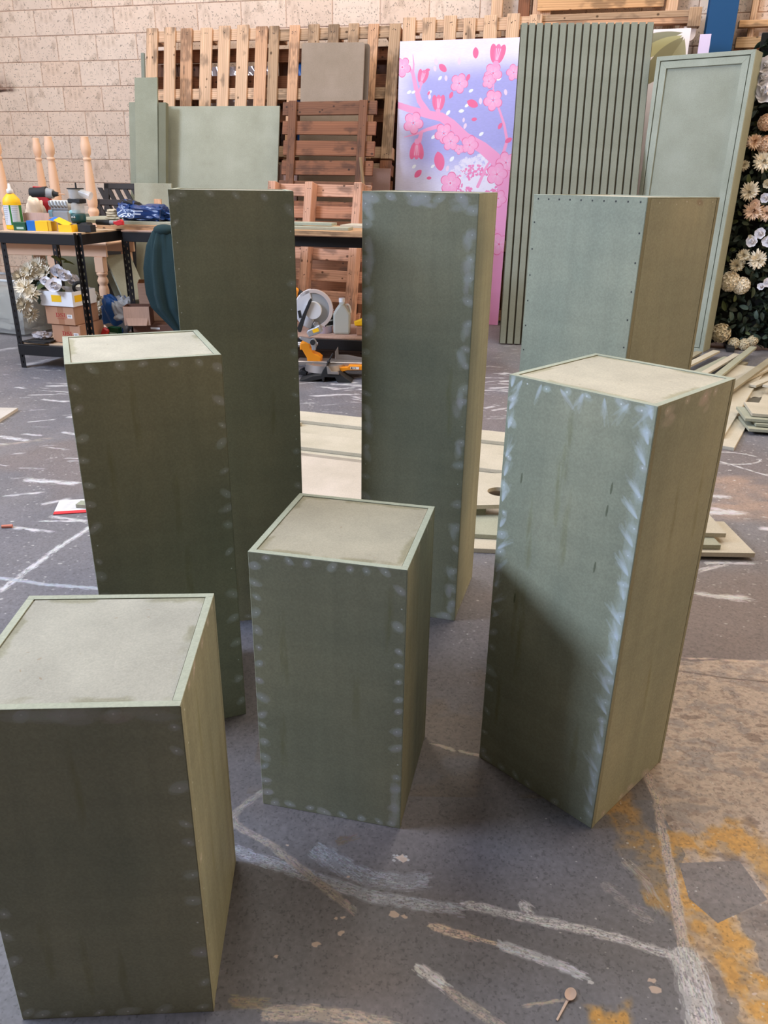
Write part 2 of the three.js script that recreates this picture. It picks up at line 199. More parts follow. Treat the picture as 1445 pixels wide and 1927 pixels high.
  for (const [px, pz] of [[-0.55, -5.7], [-0.372, -4.997], [-0.25, -5.0], [-0.2, -5.3], [-0.45, -5.15], [0.8, -5.6], [0.82, -5.1], [0.75, -4.7], [0.7, -4.95], [1.3, -3.1], [1.4, -2.9], [1.35, -2.2], [1.1, -2.5], [-1.9, -4.1], [-2.3, -4.9], [-2.1, -5.1], [-1.3, -3.6], [-1.5, -2.9], [-1.9, -4.7], [-1.6, -4.3]]) for (let k = 0; k < 5; k++) { const a = px + rr(-0.18, 0.18), b = pz + rr(-0.25, 0.25); S([[a, b], [a + rr(0.05, 0.2), b + rr(-0.07, 0.07)]], rr(0.01, 0.05), INK.white, 0.8, 0.85, 0.03); }
  for (const [a, b, r] of [[-0.06, -1.128, 0.003], [0.03, -1.044, 0.008], [0.05, -1.039, 0.005], [-0.078, -1.034, 0.004], [-0.065, -1.035, 0.004], [-0.11, -0.979, 0.006], [0.047, -1.176, 0.01], [-0.068, -1.003, 0.006], [-0.18, -0.954, 0.004], [0.479, -0.905, 0.009], [0.65, -0.899, 0.004], [-0.19, -1.205, 0.003], [0.48, -0.92, 0.006]]) fleck(g, a, b, r, INK.pink, 0.9);
  const area = (x1 - x0) * (z1 - z0);
  for (let i = 0; i < area * 520; i++) { const a = rr(x0, x1), b = rr(z0, z1), far = smooth(-1.6, -2.6, b); if (vn(a * 1.6 + 20, b * 1.6) < 0.45 - 0.25 * far) continue; fleck(g, a, b, rr(0.0006, 0.0022) * (1 + 2.2 * far * rnd()), [206, 204, 200], rr(0.4, 0.9)); }
  for (let i = 0; i < area * 26; i++) { const a = rr(x0, x1), b = rr(z0, z1); if (b > -1.9) continue; const q = rr(0.02, 0.12); if (vn(a * 1.1, b * 1.1 + 50) < 0.42) continue; S([[a, b], [a + q, b + rr(-0.03, 0.03)]], rr(0.006, 0.03), INK.white, 0.45, 0.75, 0.03); }
  for (let i = 0; i < area * 30; i++) fleck(g, rr(x0, x1), rr(z0, z1), rr(0.0007, 0.0022), [70, 62, 58], rr(0.3, 0.7));
}
const floor = structure('floor');
function slab(name, x0, x1, z0, z1, W) {
  const H = Math.round(W * (z1 - z0) / (x1 - x0));
  const t = canvasTex(W, H, (g) => {
    const im = g.createImageData(W, H), d = im.data;
    for (let j = 0; j < H; j++) for (let i = 0; i < W; i++) { const c = floorColour(x0 + (i + 0.5) / W * (x1 - x0), z0 + (j + 0.5) / H * (z1 - z0)), k = (j * W + i) * 4; d[k] = clamp(c[0], 0, 255); d[k + 1] = clamp(c[1], 0, 255); d[k + 2] = clamp(c[2], 0, 255); d[k + 3] = 255; }
    g.putImageData(im, 0, 0); const s = W / (x1 - x0); g.setTransform(s, 0, 0, s, -x0 * s, -z0 * s); g.lineCap = 'round'; floorMarks(g, x0, x1, z0, z1);
  });
  const geo = new THREE.BoxGeometry(x1 - x0, 0.12, z1 - z0); geo.translate((x0 + x1) / 2, -0.06, (z0 + z1) / 2);
  const P = geo.attributes.position, U = geo.attributes.uv; for (let i = 0; i < P.count; i++) U.setXY(i, (P.getX(i) - x0) / (x1 - x0), 1 - (P.getZ(i) - z0) / (z1 - z0));
  part(floor, name, geo, std({ map: t, roughness: 0.52, bumpMap: t, bumpScale: 0.0006 }));
}
slab('concrete_slab', -0.95, 1.15, -1.85, -0.55, 2048);
slab('concrete_slab', -2.6, 2.6, -4.3, -1.85, 2048);
slab('concrete_slab', -5.6, 4.4, -9.9, -4.3, 2048);
slab('concrete_slab', 1.15, 2.6, -1.85, -0.55, 900); slab('concrete_slab', -2.6, -0.95, -1.85, -0.55, 900); slab('concrete_slab', -2.6, 2.6, -0.55, 1.4, 1024); slab('concrete_slab', 2.6, 4.6, -4.3, -1.85, 600); slab('concrete_slab', -4.6, -2.6, -4.3, -1.85, 600);
const plainFloor = std({ color: tint(112, 108, 108), roughness: 0.55 });
for (const [x0, x1, z0, z1] of [[-7.1, -2.6, -1.85, 6.6], [2.6, 7.6, -1.85, 6.6], [-2.6, 2.6, 1.4, 6.6], [-7.1, -4.6, -4.3, -1.85], [4.6, 7.6, -4.3, -1.85], [-7.1, -5.6, -11, -4.3], [4.4, 7.6, -11, -4.3], [-5.6, 4.4, -11, -9.9]])
  part(floor, 'concrete_slab', shift(new THREE.BoxGeometry(x1 - x0, 0.12, z1 - z0), [(x0 + x1) / 2, -0.06, (z0 + z1) / 2]), plainFloor);

// ---------------------------------------------------------------- shell
const WALLYAW = R(-14.79), WALLPOS = [0, 0, -8.5];
const wallPoint = (u, n) => [u * Math.cos(WALLYAW) + n * Math.sin(WALLYAW), 0, -8.5 - u * Math.sin(WALLYAW) + n * Math.cos(WALLYAW)];
const onWall = (name, label, cat, u, y, n, group) => { const p = wallPoint(u, n); p[1] = y; return thing(name, label, cat, p, WALLYAW, group); };
const wallBack = structure('wall_back', WALLPOS, WALLYAW);
{
  srand(21);
  const face = dataTex(1024, 1024, [1.0, 1.0], (u, v) => { const d = fbm(u * 6, v * 6, 4), pit = smooth(0.7, 0.76, fbm(u * 110, v * 85, 3)), st = smooth(0.55, 0.8, fbm(u * 14 + 5, v * 9, 4)); const l = 0.95 + 0.08 * (d - 0.5) - 0.26 * pit - 0.1 * st; return [l, l * (0.995 - 0.015 * st), l * (0.985 - 0.03 * st)]; });
  const bump = dataTex(1024, 1024, [1.0, 1.0], (u, v) => { const n = fbm(u * 150, v * 150, 3), pit = smooth(0.7, 0.76, fbm(u * 110, v * 85, 3)); const l = 0.6 + 0.3 * (n - 0.5) - 0.5 * pit; return [l, l, l]; }, false);
  const blockMats = [[245, 222, 203], [243, 218, 198], [247, 226, 208], [242, 221, 204]].map((c) => std({ color: tint(...c), map: face, bumpMap: bump, bumpScale: 0.003, roughness: 0.85 }));
  const full = Array.from({ length: 6 }, () => cb(0.4655, 0.230, 0.06, 0.004)), mort = std({ color: tint(206, 178, 160), map: face, roughness: 0.95 });
  for (let j = 0; j < 14; j++) for (let i = -5; i < 16; i++) {
    const u = -3.421 + (j % 2 ? 0 : 0.236) + 0.4725 * i + 0.236, y = 0.025 + 0.237 * j + 0.1185; if (u < -5.5 || u > 3.9) continue;
    const b = part(wallBack, 'block', full[(rnd() * 6) | 0], blockMats[(rnd() * 4) | 0]); b.position.set(u, y, -0.03 + rr(-0.0015, 0.0015));
  }
  part(wallBack, 'mortar', cb(9.7, 3.36, 0.1, 0.001, [-0.75, 1.66, -0.056]), mort);
  part(wallBack, 'upper_wall', cb(16, 3.2, 0.2, 0.001, [0, 4.93, -0.1]), blockMats[0]); part(wallBack, 'side_wall', cb(3.6, 3.4, 0.2, 0.001, [-7.35, 1.68, -0.1]), blockMats[0]); part(wallBack, 'side_wall', cb(4.5, 3.4, 0.2, 0.001, [6.2, 1.68, -0.1]), blockMats[0]);
  // soot mark left of the wall: a burnt streak on the block faces
  const soot = canvasTex(320, 256, (g, w, h) => { g.clearRect(0, 0, w, h); srand(4); for (let i = 0; i < 900; i++) { const x = rr(0, 320), up = Math.pow(rnd(), 1.6) * 120, a = 0.06 * (1 - up / 125) * smooth(300, 120, x); g.fillStyle = rgba([120, 74, 50], a); g.beginPath(); g.ellipse(x, 170 - up, rr(6, 22), rr(4, 16), 0, 0, 7); g.fill(); } for (let i = 0; i < 300; i++) { const x = rr(0, 250); g.fillStyle = rgba([34, 22, 16], 0.14 * smooth(260, 90, x)); g.beginPath(); g.ellipse(x, 172 + rr(-5, 5) - x * 0.03, rr(4, 14), rr(1, 4), 0.1, 0, 7); g.fill(); } for (const x of [40, 120, 215]) for (let k = 0; k < 26; k++) { g.fillStyle = rgba([70, 44, 30], 0.06); g.beginPath(); g.ellipse(x + rr(-8, 8), 168 - k * 2.4, rr(2, 7), rr(3, 8), 0, 0, 7); g.fill(); } });
  const sm = std({ map: soot, transparent: true, roughness: 0.95, polygonOffset: true, polygonOffsetFactor: -2 }); const s = part(wallBack, 'soot_stain', quad(0.5, 0.4, [-4.40, 2.19, 0.0025]), sm, 'dark burnt streak on the painted blocks');
}
const plainWall = std({ color: tint(222, 212, 200), roughness: 0.9 }), roofMat = std({ color: tint(108, 106, 102), roughness: 0.9 }), darkWall = std({ color: tint(78, 74, 68), roughness: 0.9 });
const wallLeft = structure('wall_left');
{ const x = ROOM.x0 - 0.1, H = HIGH, zb = -11, zf = ROOM.z1; const b = (y0, y1, z0, z1) => part(wallLeft, 'wall_section', shift(new THREE.BoxGeometry(0.2, y1 - y0, z1 - z0), [x, (y0 + y1) / 2, (z0 + z1) / 2]), plainWall);
  b(0, H.y0, zb, zf); b(H.y1, ROOM.top + 0.3, zb, zf); b(H.y0, H.y1, zb, H.z0); b(H.y0, H.y1, H.z1, zf); }
const windowHigh = structure('window_1');
{ const glow = std({ color: 0x888888, emissive: 0xd2e2ff, emissiveIntensity: 3, roughness: 0.4 }); const n = 6, w = (HIGH.z1 - HIGH.z0) / n;
  for (let i = 0; i < n; i++) part(windowHigh, 'window_pane', shift(new THREE.BoxGeometry(0.02, HIGH.y1 - HIGH.y0, w - 0.04), [ROOM.x0 - 0.05, (HIGH.y0 + HIGH.y1) / 2, HIGH.z0 + w * (i + 0.5)]), glow);
  for (let i = 0; i <= n; i++) part(windowHigh, 'window_frame', shift(new THREE.BoxGeometry(0.05, HIGH.y1 - HIGH.y0, 0.04), [ROOM.x0 - 0.04, (HIGH.y0 + HIGH.y1) / 2, HIGH.z0 + w * i]), M.grey2); }
const wallRight = structure('wall_right');
{ const x = ROOM.x1 + 0.1, H = HIGH2, zb = -11, zf = ROOM.z1; const b = (y0, y1, z0, z1) => part(wallRight, 'wall_section', shift(new THREE.BoxGeometry(0.2, y1 - y0, z1 - z0), [x, (y0 + y1) / 2, (z0 + z1) / 2]), plainWall);
  b(0, H.y0, zb, zf); b(H.y1, ROOM.top + 0.3, zb, zf); b(H.y0, H.y1, zb, H.z0); b(H.y0, H.y1, H.z1, zf); }
const windowRight = structure('window_2');
{ const glow = std({ color: 0x888888, emissive: 0xffd6a4, emissiveIntensity: 1.2, roughness: 0.4 }); const n = 7, w = (HIGH2.z1 - HIGH2.z0) / n;
  for (let i = 0; i < n; i++) part(windowRight, 'window_pane', shift(new THREE.BoxGeometry(0.02, HIGH2.y1 - HIGH2.y0, w - 0.04), [ROOM.x1 + 0.05, (HIGH2.y0 + HIGH2.y1) / 2, HIGH2.z0 + w * (i + 0.5)]), glow);
  for (let i = 0; i <= n; i++) part(windowRight, 'window_frame', shift(new THREE.BoxGeometry(0.05, HIGH2.y1 - HIGH2.y0, 0.04), [ROOM.x1 + 0.04, (HIGH2.y0 + HIGH2.y1) / 2, HIGH2.z0 + w * i]), M.grey2); }
const wallFront = structure('wall_front'); part(wallFront, 'wall_section', shift(new THREE.BoxGeometry(15, ROOM.top + 0.3, 0.2), [0.2, ROOM.top / 2, ROOM.z1 + 0.1]), darkWall);
const ceiling = structure('ceiling');
{ const xs = [ROOM.x0 - 0.2]; for (const x of ROOFLIGHTS) xs.push(x - ROOF.w / 2, x + ROOF.w / 2); xs.push(ROOM.x1 + 0.2); const y = ROOM.top + 0.06;
  const b = (x0, x1, z0, z1) => part(ceiling, 'roof_sheet', shift(new THREE.BoxGeometry(x1 - x0, 0.12, z1 - z0), [(x0 + x1) / 2, y, (z0 + z1) / 2]), roofMat);
  for (let i = 0; i < xs.length; i += 2) b(xs[i], xs[i + 1], ROOF.z0, ROOF.z1); b(xs[0], xs[xs.length - 1], -11, ROOF.z0); b(xs[0], xs[xs.length - 1], ROOF.z1, ROOM.z1 + 0.2);
  const glow = std({ color: 0x888888, emissive: 0xfff3e6, emissiveIntensity: 1.5, roughness: 0.5 }); for (const x of ROOFLIGHTS) part(ceiling, 'roof_light', shift(new THREE.BoxGeometry(ROOF.w, 0.03, ROOF.z1 - ROOF.z0), [x, ROOM.top - 0.0, (ROOF.z0 + ROOF.z1) / 2]), glow); }
// ---------------------------------------------------------------- the seven plinths
const T = 0.0125;
function blob(g, x, y, r, col, a, ang = rr(0, 3.1), st = rr(1, 1.8)) { for (let k = 0; k < 7; k++) { g.fillStyle = rgba(col.map((c) => c + rr(-8, 8)), a * rr(0.2, 0.42)); g.beginPath(); g.ellipse(x + rr(-0.35, 0.35) * r, y + rr(-0.35, 0.35) * r, r * st * rr(0.5, 0.9), r * rr(0.4, 0.8), ang + rr(-0.2, 0.2), 0, 6.3); g.fill(); } }
function panelTex(w, h, px, sd, o) {
  return canvasTex(Math.round(w * px), Math.round(h * px), (g, W, H) => {
    srand(sd); const b = o.base, im = g.createImageData(W, H), d = im.data;
    for (let j = 0; j < H; j++) for (let i = 0; i < W; i++) {
      const x = i / px, y = j / px, f = fbm(x * 330 + sd, y * 330, 2), c = fbm(x * 6 + sd * 3, y * 4, 4), v = fbm(x * 45 + sd, y * 2.2, 3), hh = fbm(x * 3, y * 50 + sd, 2), s = vn(x * 900, y * 900 + sd);
      let l = 1 + 0.12 * (f - 0.5) + 0.2 * (c - 0.5) + (o.streak ?? 0.06) * (v - 0.5) + 0.05 * (hh - 0.5) + (s > 0.965 ? 0.09 : 0); const q = c - 0.5, k = (j * W + i) * 4;
      d[k] = clamp(b[0] * l * (1 + 0.06 * q), 0, 255); d[k + 1] = clamp(b[1] * l, 0, 255); d[k + 2] = clamp(b[2] * l * (1 - 0.03 * q), 0, 255); d[k + 3] = 255;
    }
    g.putImageData(im, 0, 0); g.setTransform(px, 0, 0, px, 0, 0);
    for (let i = 0; i < (o.rub ?? 4); i++) { const x = rr(0.1, 0.9) * w, y = rr(0.05, 0.95) * h; for (let k = 0; k < 22; k++) { g.fillStyle = rgba([96, 108, 74], 0.05); g.beginPath(); g.ellipse(x + rr(-0.006, 0.006), y + rr(-0.06, 0.06), rr(0.002, 0.006), rr(0.01, 0.04), 0, 0, 6.3); g.fill(); } }
    const F = o.fill ?? [186, 190, 188], A = (o.alpha ?? 0.55) * 0.8, side = (n, at, along) => {
      if (!n) return; let t = rr(0.02, 0.05); const L = along === 'v' ? h : w;
      while (t < L - 0.015) {
        const off = at < 0.5 ? rr(0.008, 0.014) : -rr(0.008, 0.014), X = along === 'v' ? at * w + off : t, Y = along === 'v' ? t : at * h + off;
        if (rnd() < n) { const ang = rr(-0.9, 0.9); blob(g, X, Y, rr(0.008, 0.014) * (o.big ?? 1), F, A, ang); if (o.big > 1.2 && rnd() < 0.6) for (let k = 0; k < 3; k++) blob(g, X + (along === 'v' ? (at > 0.5 ? -1 : 1) * rr(0, 0.015) : rr(-0.03, 0.03)), Y + rr(0, 0.03), rr(0.008, 0.016), F, A * 0.6, along === 'v' ? 1.4 + rr(-0.3, 0.3) : rr(-0.4, 0.4), 2.2); }
        g.fillStyle = o.screw ? 'rgba(34,34,30,0.95)' : rgba([226, 230, 228], 0.85); g.beginPath(); g.ellipse(X, Y, o.screw ? 0.0022 : 0.0016, o.screw ? 0.0022 : 0.0016, 0, 0, 6.3); g.fill();
        t += rr(0.035, 0.075) * (o.gap ?? 1);
      }
    };
    side(o.l, 0, 'v'); side(o.r, 1, 'v'); side(o.t, 0, 'h'); side(o.b, 1, 'h'); if (o.extra) o.extra(g, w, h);
  });
}
function topTex(sd, base) {
  return canvasTex(512, 512, (g, W, H) => {
    srand(sd); const im = g.createImageData(W, H), d = im.data;
    for (let j = 0; j < H; j++) for (let i = 0; i < W; i++) { const x = i / W, y = j / H, f = fbm(x * 120 + sd, y * 120, 3), c = fbm(x * 4 + sd, y * 4, 4), s = vn(x * 300 + sd, y * 300); const e = Math.min(x, y, 1 - x, 1 - y) + 0.05 * (fbm(x * 14, y * 14 + sd, 3) - 0.5); const glue = smooth(0.055, 0.02, e) * 0.14 * smooth(0.35, 0.6, fbm(x * 7 + 3, y * 7 + sd, 2)); const l = 1 + 0.12 * (f - 0.5) + 0.14 * (c - 0.5) - glue + (s > 0.965 ? 0.06 : 0), k = (j * W + i) * 4; d[k] = clamp(base[0] * l, 0, 255); d[k + 1] = clamp(base[1] * l, 0, 255); d[k + 2] = clamp(base[2] * l * (1 - 0.5 * glue), 0, 255); d[k + 3] = 255; }
    g.putImageData(im, 0, 0);
    for (let i = 0; i < 9; i++) { const x = rr(40, 470), y = rr(40, 470); g.fillStyle = rgba([136, 112, 82], rr(0.1, 0.4)); g.beginPath(); g.ellipse(x, y, rr(2, 9), rr(1, 5), rr(0, 3), 0, 6.3); g.fill(); }
    g.lineWidth = 1; for (let i = 0; i < 14; i++) { g.strokeStyle = rgba([228, 222, 204], 0.3); g.beginPath(); const x = rr(0, 500), y = rr(0, 500); g.moveTo(x, y); g.quadraticCurveTo(x + rr(-40, 40), y + rr(-20, 20), x + rr(-90, 90), y + rr(-40, 40)); g.stroke(); }
  });
}
const panelMat = (t, r = 0.66) => std({ map: t, roughness: r, bumpMap: GRAIN, bumpScale: 0.00012 });
const FRONT = [143, 144, 120], SIDE = FRONT;
function plinth(label, x, z, yaw, h, o) {
  const w = 0.31, g = thing('plinth', label, 'plinth', [x, 0, z], R(yaw));
  part(g, 'front_panel', cb(w, h, T, 0.0009, [0, h / 2, w / 2 - T / 2], null, true), panelMat(panelTex(w, h, o.px ?? 1700, o.seed, o.front)), o.frontLabel);
  part(g, 'back_panel', cb(w, h, T, 0.0009, [0, h / 2, -w / 2 + T / 2]), M.mdfEdge);
  const sm = panelMat(panelTex(w - 2 * T, h, 1100, o.seed + 50, o.side ?? { base: SIDE, streak: 0.13, rub: 2, t: 0.9, alpha: 0.4, fill: [196, 176, 160] }));
  const sg = cb(w - 2 * T - 0.0008, h - 0.0004, T, 0.0016, [0, 0, 0], null, true);
  for (const s of [1, -1]) { const m = part(g, 'side_panel', sg, s > 0 ? sm : M.mdf, s > 0 ? o.sideLabel : undefined); m.position.set(s * (w / 2 - T / 2), h / 2, 0); m.rotation.y = s * Math.PI / 2; }
  const tw = w - 2 * T - 0.0012, tg = cb(tw, tw, T, 0.0007, [0, 0, 0], null, true); const t = part(g, 'top_panel', tg, std({ map: topTex(o.seed + 9, o.top ?? [190, 186, 168]), roughness: 0.7 })); t.rotation.x = -Math.PI / 2; t.position.set(0, h - T / 2 - 0.0006, 0);
  const e = 0.0045, rim = [cb(w, 0.0012, T, 0.0004, [0, h + 0.0004, w / 2 - T / 2]), cb(w, 0.0012, T, 0.0004, [0, h + 0.0004, -w / 2 + T / 2]), cb(T, 0.0012, w - 2 * T, 0.0004, [w / 2 - T / 2, h + 0.0004, 0]), cb(T, 0.0012, w - 2 * T, 0.0004, [-w / 2 + T / 2, h + 0.0004, 0])];
  part(g, 'top_rim', rim, M.mdfRim); part(g, 'edge_strip', [cb(0.0012, h - 0.001, T, 0.0004, [w / 2 + 0.0004, h / 2, w / 2 - T / 2])], M.mdfEdge);
  return g;
}
plinth('shortest green MDF plinth at the near left corner, its front in deep shade', -0.4346, -0.9984, 3.43, 0.619, { seed: 101, px: 1700, front: { base: FRONT, l: 0.95, r: 0.95, t: 0.9, b: 0.9, alpha: 0.5, extra: (g, w) => { for (let i = 0; i < 14; i++) blob(g, rr(0, w), rr(0.006, 0.02), 0.014, [170, 168, 162], 0.3, 0, 2.4); } }, side: { base: SIDE, streak: 0.16, rub: 3, l: 0.25, t: 0.8, alpha: 0.4, fill: [206, 190, 176] }, top: [172, 170, 156] });
plinth('medium green MDF plinth at left, standing in front of the left tall one', -0.5514, -1.7183, 21.99, 0.9309, { seed: 102, px: 1500, front: { base: FRONT, l: 0.8, r: 0.95, t: 0.9, b: 0.7, alpha: 0.6 }, top: [194, 190, 172] });
plinth('tall dark plinth behind the left medium plinth, beside the workbench', -0.4241, -2.2523, 10.14, 1.2471, { seed: 103, px: 1300, front: { base: FRONT, l: 0.6, r: 0.7, t: 0.7, b: 0.4, alpha: 0.42 } });
plinth('tall plinth in the middle, in front of the cherry blossom panel', 0.1212, -2.3022, -15.99, 1.2486, { seed: 104, px: 1300, front: { base: FRONT, l: 0.85, r: 0.95, t: 0.95, b: 0.7, alpha: 0.55, big: 1.35 }, side: { base: SIDE, streak: 0.14, rub: 0, b: 0.7, alpha: 0.3 } });
plinth('short plinth in the centre with a stained beige top', -0.0736, -1.4387, -12.42, 0.6216, { seed: 105, px: 1700, front: { base: FRONT, l: 0.98, r: 0.95, t: 0.95, b: 0.9, alpha: 0.7, gap: 0.75, extra: (g, w, h) => { for (let i = 0; i < 6; i++) blob(g, w - 0.012, h - 0.02 - i * 0.018, 0.013, [186, 186, 180], 0.4, 1.5, 1.5); } }, top: [170, 163, 142] });
plinth('medium plinth at right with broad pale filler smears down its lit face', 0.4579, -1.4823, -45.44, 0.9326, { seed: 106, px: 1600, front: { base: [146, 150, 128], l: 0.98, r: 1, t: 0.98, b: 0.8, alpha: 0.4, big: 1.05, rub: 9, fill: [200, 212, 216], extra: (g, w, h) => { const feather = (x, y, a, n) => { for (let k = 0; k < n; k++) { const L = rr(0.012, 0.05), t = a + rr(-0.28, 0.28); g.fillStyle = rgba([200, 212, 218], rr(0.06, 0.2)); g.beginPath(); g.ellipse(x + Math.cos(t) * L * 0.45, y + Math.sin(t) * L * 0.45, L * 0.55, rr(0.0015, 0.005), t, 0, 6.3); g.fill(); } }; for (let y = 0.02; y < h - 0.02; y += rr(0.035, 0.06)) { feather(w - 0.008, y, -2.1 + rr(-0.3, 0.4), 16); if (y < h * 0.62) feather(0.008, y, -1.1 + rr(-0.4, 0.4), 12); } for (let x = 0.03; x < w; x += 0.045) feather(x, 0.008, 1.6 + rr(-0.7, 0.7), 8); for (let k = 0; k < 60; k++) { g.fillStyle = rgba([196, 208, 214], 0.07); g.beginPath(); g.ellipse(w - rr(0, 0.02), rr(0, h), rr(0.006, 0.014), rr(0.03, 0.09), 0, 0, 6.3); g.fill(); } for (const [x, y] of [[0.247, 0.165], [0.244, 0.21], [0.235, 0.33], [0.05, 0.2], [0.06, 0.47]]) { g.fillStyle = rgba([60, 66, 44], 0.5); g.beginPath(); g.ellipse(x, y, 0.0022, 0.012, 0.05, 0, 6.3); g.fill(); }  } }, side: { base: [146, 150, 128], streak: 0.08, rub: 3, t: 1, b: 0.8, alpha: 0.5, big: 1.3, fill: [190, 178, 170] }, top: [194, 187, 166] });
plinth('tall plinth at right with bare dark screw heads, in front of the slatted panel', 0.5681, -2.003, -49.04, 1.2496, { seed: 107, px: 1300, front: { base: [147, 151, 130], l: 0, r: 0, t: 0, b: 0, extra: (g, w, h) => { g.fillStyle = 'rgba(28,28,26,0.95)'; const dot = (x, y) => { g.beginPath(); g.ellipse(x, y, 0.002, 0.002, 0, 0, 6.3); g.fill(); }; for (let i = 0; i < 10; i++) dot(0.015 + i * 0.031, 0.009); for (let i = 1; i < 20; i++) { dot(0.009, i * 0.062); dot(w - 0.009, i * 0.062 + 0.01); } } }, side: { base: [147, 151, 130], streak: 0.08, rub: 2, t: 0.3, alpha: 0.3, fill: [120, 100, 84] } });
// ---------------------------------------------------------------- timber against the back wall
function nails(list, x, y, z, n = 3, s = 0.022, ax = 0) { for (let i = 0; i < n; i++) list.push(cyl(0.0035, 0.0035, 0.002, [x + rr(-s, s), y + rr(-s, s) * (ax ? 1 : 0.6), z], [Math.PI / 2, 0, 0], 6)); }
const nailMat = std({ color: tint(58, 46, 40), roughness: 0.6, metalness: 0.4 });
// upright pallet seen from its deck side: deck boards stand vertically, bearers run across behind them
function palletUpright(label, u, y, n, w, h, count, bw, mats, seedNo, lean) { // n: distance of its foot from the wall
  srand(seedNo); const g = onWall('pallet', label, 'pallet', u, y + 0.16 * Math.sin(R(lean)), n), heads = []; g.rotation.x = -R(lean);
  for (let i = 0; i < count; i++) { const x = -w / 2 + bw / 2 + (w - bw) * i / (count - 1) + rr(-0.008, 0.008), hh = h + rr(-0.012, 0.016); part(g, 'deck_board', cb(bw + rr(-0.008, 0.008), hh, 0.022, 0.003, [x, h / 2 + (hh - h) / 2, -0.011], [0, 0, rr(-0.006, 0.006)]), mats[(rnd() * mats.length) | 0]); for (const yy of [0.05, h - 0.05]) nails(heads, x, yy, 0.0005, 4); }
  for (const yy of [0.06, h / 2, h - 0.06]) { part(g, 'bearer', cb(w - 0.01, 0.1, 0.022, 0.003, [0, yy, -0.034]), mats[0]); for (const x of [-w / 2 + 0.07, 0, w / 2 - 0.07]) part(g, 'block', cb(0.13, 0.1, 0.09, 0.003, [x, yy, -0.09]), mats[mats.length - 1]); }
  for (const yy of [0.06, h * 0.36, h * 0.62, h - 0.2]) part(g, 'base_board', cb(w - 0.02, 0.12, 0.02, 0.003, [0, yy, -0.146]), M.brown);
  part(g, 'nail_heads', heads, nailMat); return g;
}
palletUpright('pale pine pallet at top left, upright on another and end against the wall', -1.77, 1.435, 0.55, 1.285, 1.165, 7, 0.118, [M.pine, M.pine2, M.pine], 31, 12);
palletUpright('weathered greyer pallet, upper one between the pale pine pallets, behind the grey board', -0.476, 1.435, 0.545, 1.275, 1.15, 7, 0.105, [M.grey, M.grey, M.pine2], 32, 12);
palletUpright('pine pallet at upper right, its slats just showing above the cherry blossom panel', 0.8, 1.445, 0.35, 1.245, 1.175, 7, 0.116, [M.pine, M.pine2, M.pine], 33, 3);
palletUpright('lower pallet under the pale pine one, mostly behind the large green sheet', -1.77, 0, 0.86, 1.285, 1.44, 7, 0.118, [M.pine2, M.brown], 34, 12);
palletUpright('lower weathered pallet behind the leaning brown pallet', -0.476, 0, 0.855, 1.275, 1.44, 7, 0.105, [M.grey, M.brown], 35, 12);
palletUpright('lower pallet hidden behind the cherry blossom panel', 0.8, 0, 0.42, 1.245, 1.42, 7, 0.116, [M.pine2, M.grey], 36, 3);
{ // hardboard and film-wrapped stock standing behind the pallets
  let g = onWall('hardboard_sheet', 'dark brown hardboard sheet standing behind the weathered pallet', 'board', -0.5, 0, 0.12); part(g, 'panel', cb(1.2, 2.36, 0.03, 0.002, [0, 1.18, 0]), M.darkwood);
  g = onWall('plank_wall_panel', 'brown wooden panel behind the pale pine pallet, filling its gaps', 'board', -2.2, 0, 0.12); for (let i = 0; i < 4; i++) part(g, 'plank', cb(0.13, 2.33, 0.03, 0.002, [-0.2 + i * 0.137, 1.165, 0]), M.brown2);
  g = onWall('wrapped_stack', 'stack of timber wrapped in shiny clear film behind the pallet', 'wrapped stack', -1.5, 0, 0.12); part(g, 'timber', cb(0.7, 2.2, 0.03, 0.003, [0, 1.1, 0]), M.brown);
  const f = new THREE.PlaneGeometry(0.78, 0.75, 60, 50), P = f.attributes.position; srand(8); for (let i = 0; i < P.count; i++) { const x = P.getX(i), y = P.getY(i); P.setZ(i, 0.03 * Math.abs(fbm(x * 7 + y * 9, y * 3 - x * 5, 3) - 0.5) + 0.016 * Math.abs(Math.sin(22 * (x + 0.7 * y) + 6 * fbm(x * 4, y * 4, 2)))); } f.computeVertexNormals(); part(g, 'plastic_film', shift(f, [-0.02, 1.92, 0.018]), std({ color: tint(206, 192, 188), roughness: 0.12, metalness: 0.35, side: THREE.DoubleSide }), 'crinkled shiny plastic film');
  g = onWall('blue_tarp', 'strip of blue plastic sheet hanging behind the weathered pallet', 'sheet', -0.86, 1.25, 0.17); const b = new THREE.BoxGeometry(0.09, 1.1, 0.012, 8, 30, 1), Q = b.attributes.position; for (let i = 0; i < Q.count; i++) Q.setZ(i, Q.getZ(i) + 0.012 * Math.sin(Q.getY(i) * 19 + Q.getX(i) * 40)); b.computeVertexNormals(); part(g, 'sheet', shift(b, [0, 0.55, 0]), std({ color: tint(30, 96, 176), roughness: 0.35 }));
  g = onWall('dark_board', 'dark brown board behind the right pallet', 'board', 0.8, 0, 0.06); part(g, 'panel', cb(1.2, 2.5, 0.03, 0.002, [0, 1.25, 0]), M.darkwood);
}
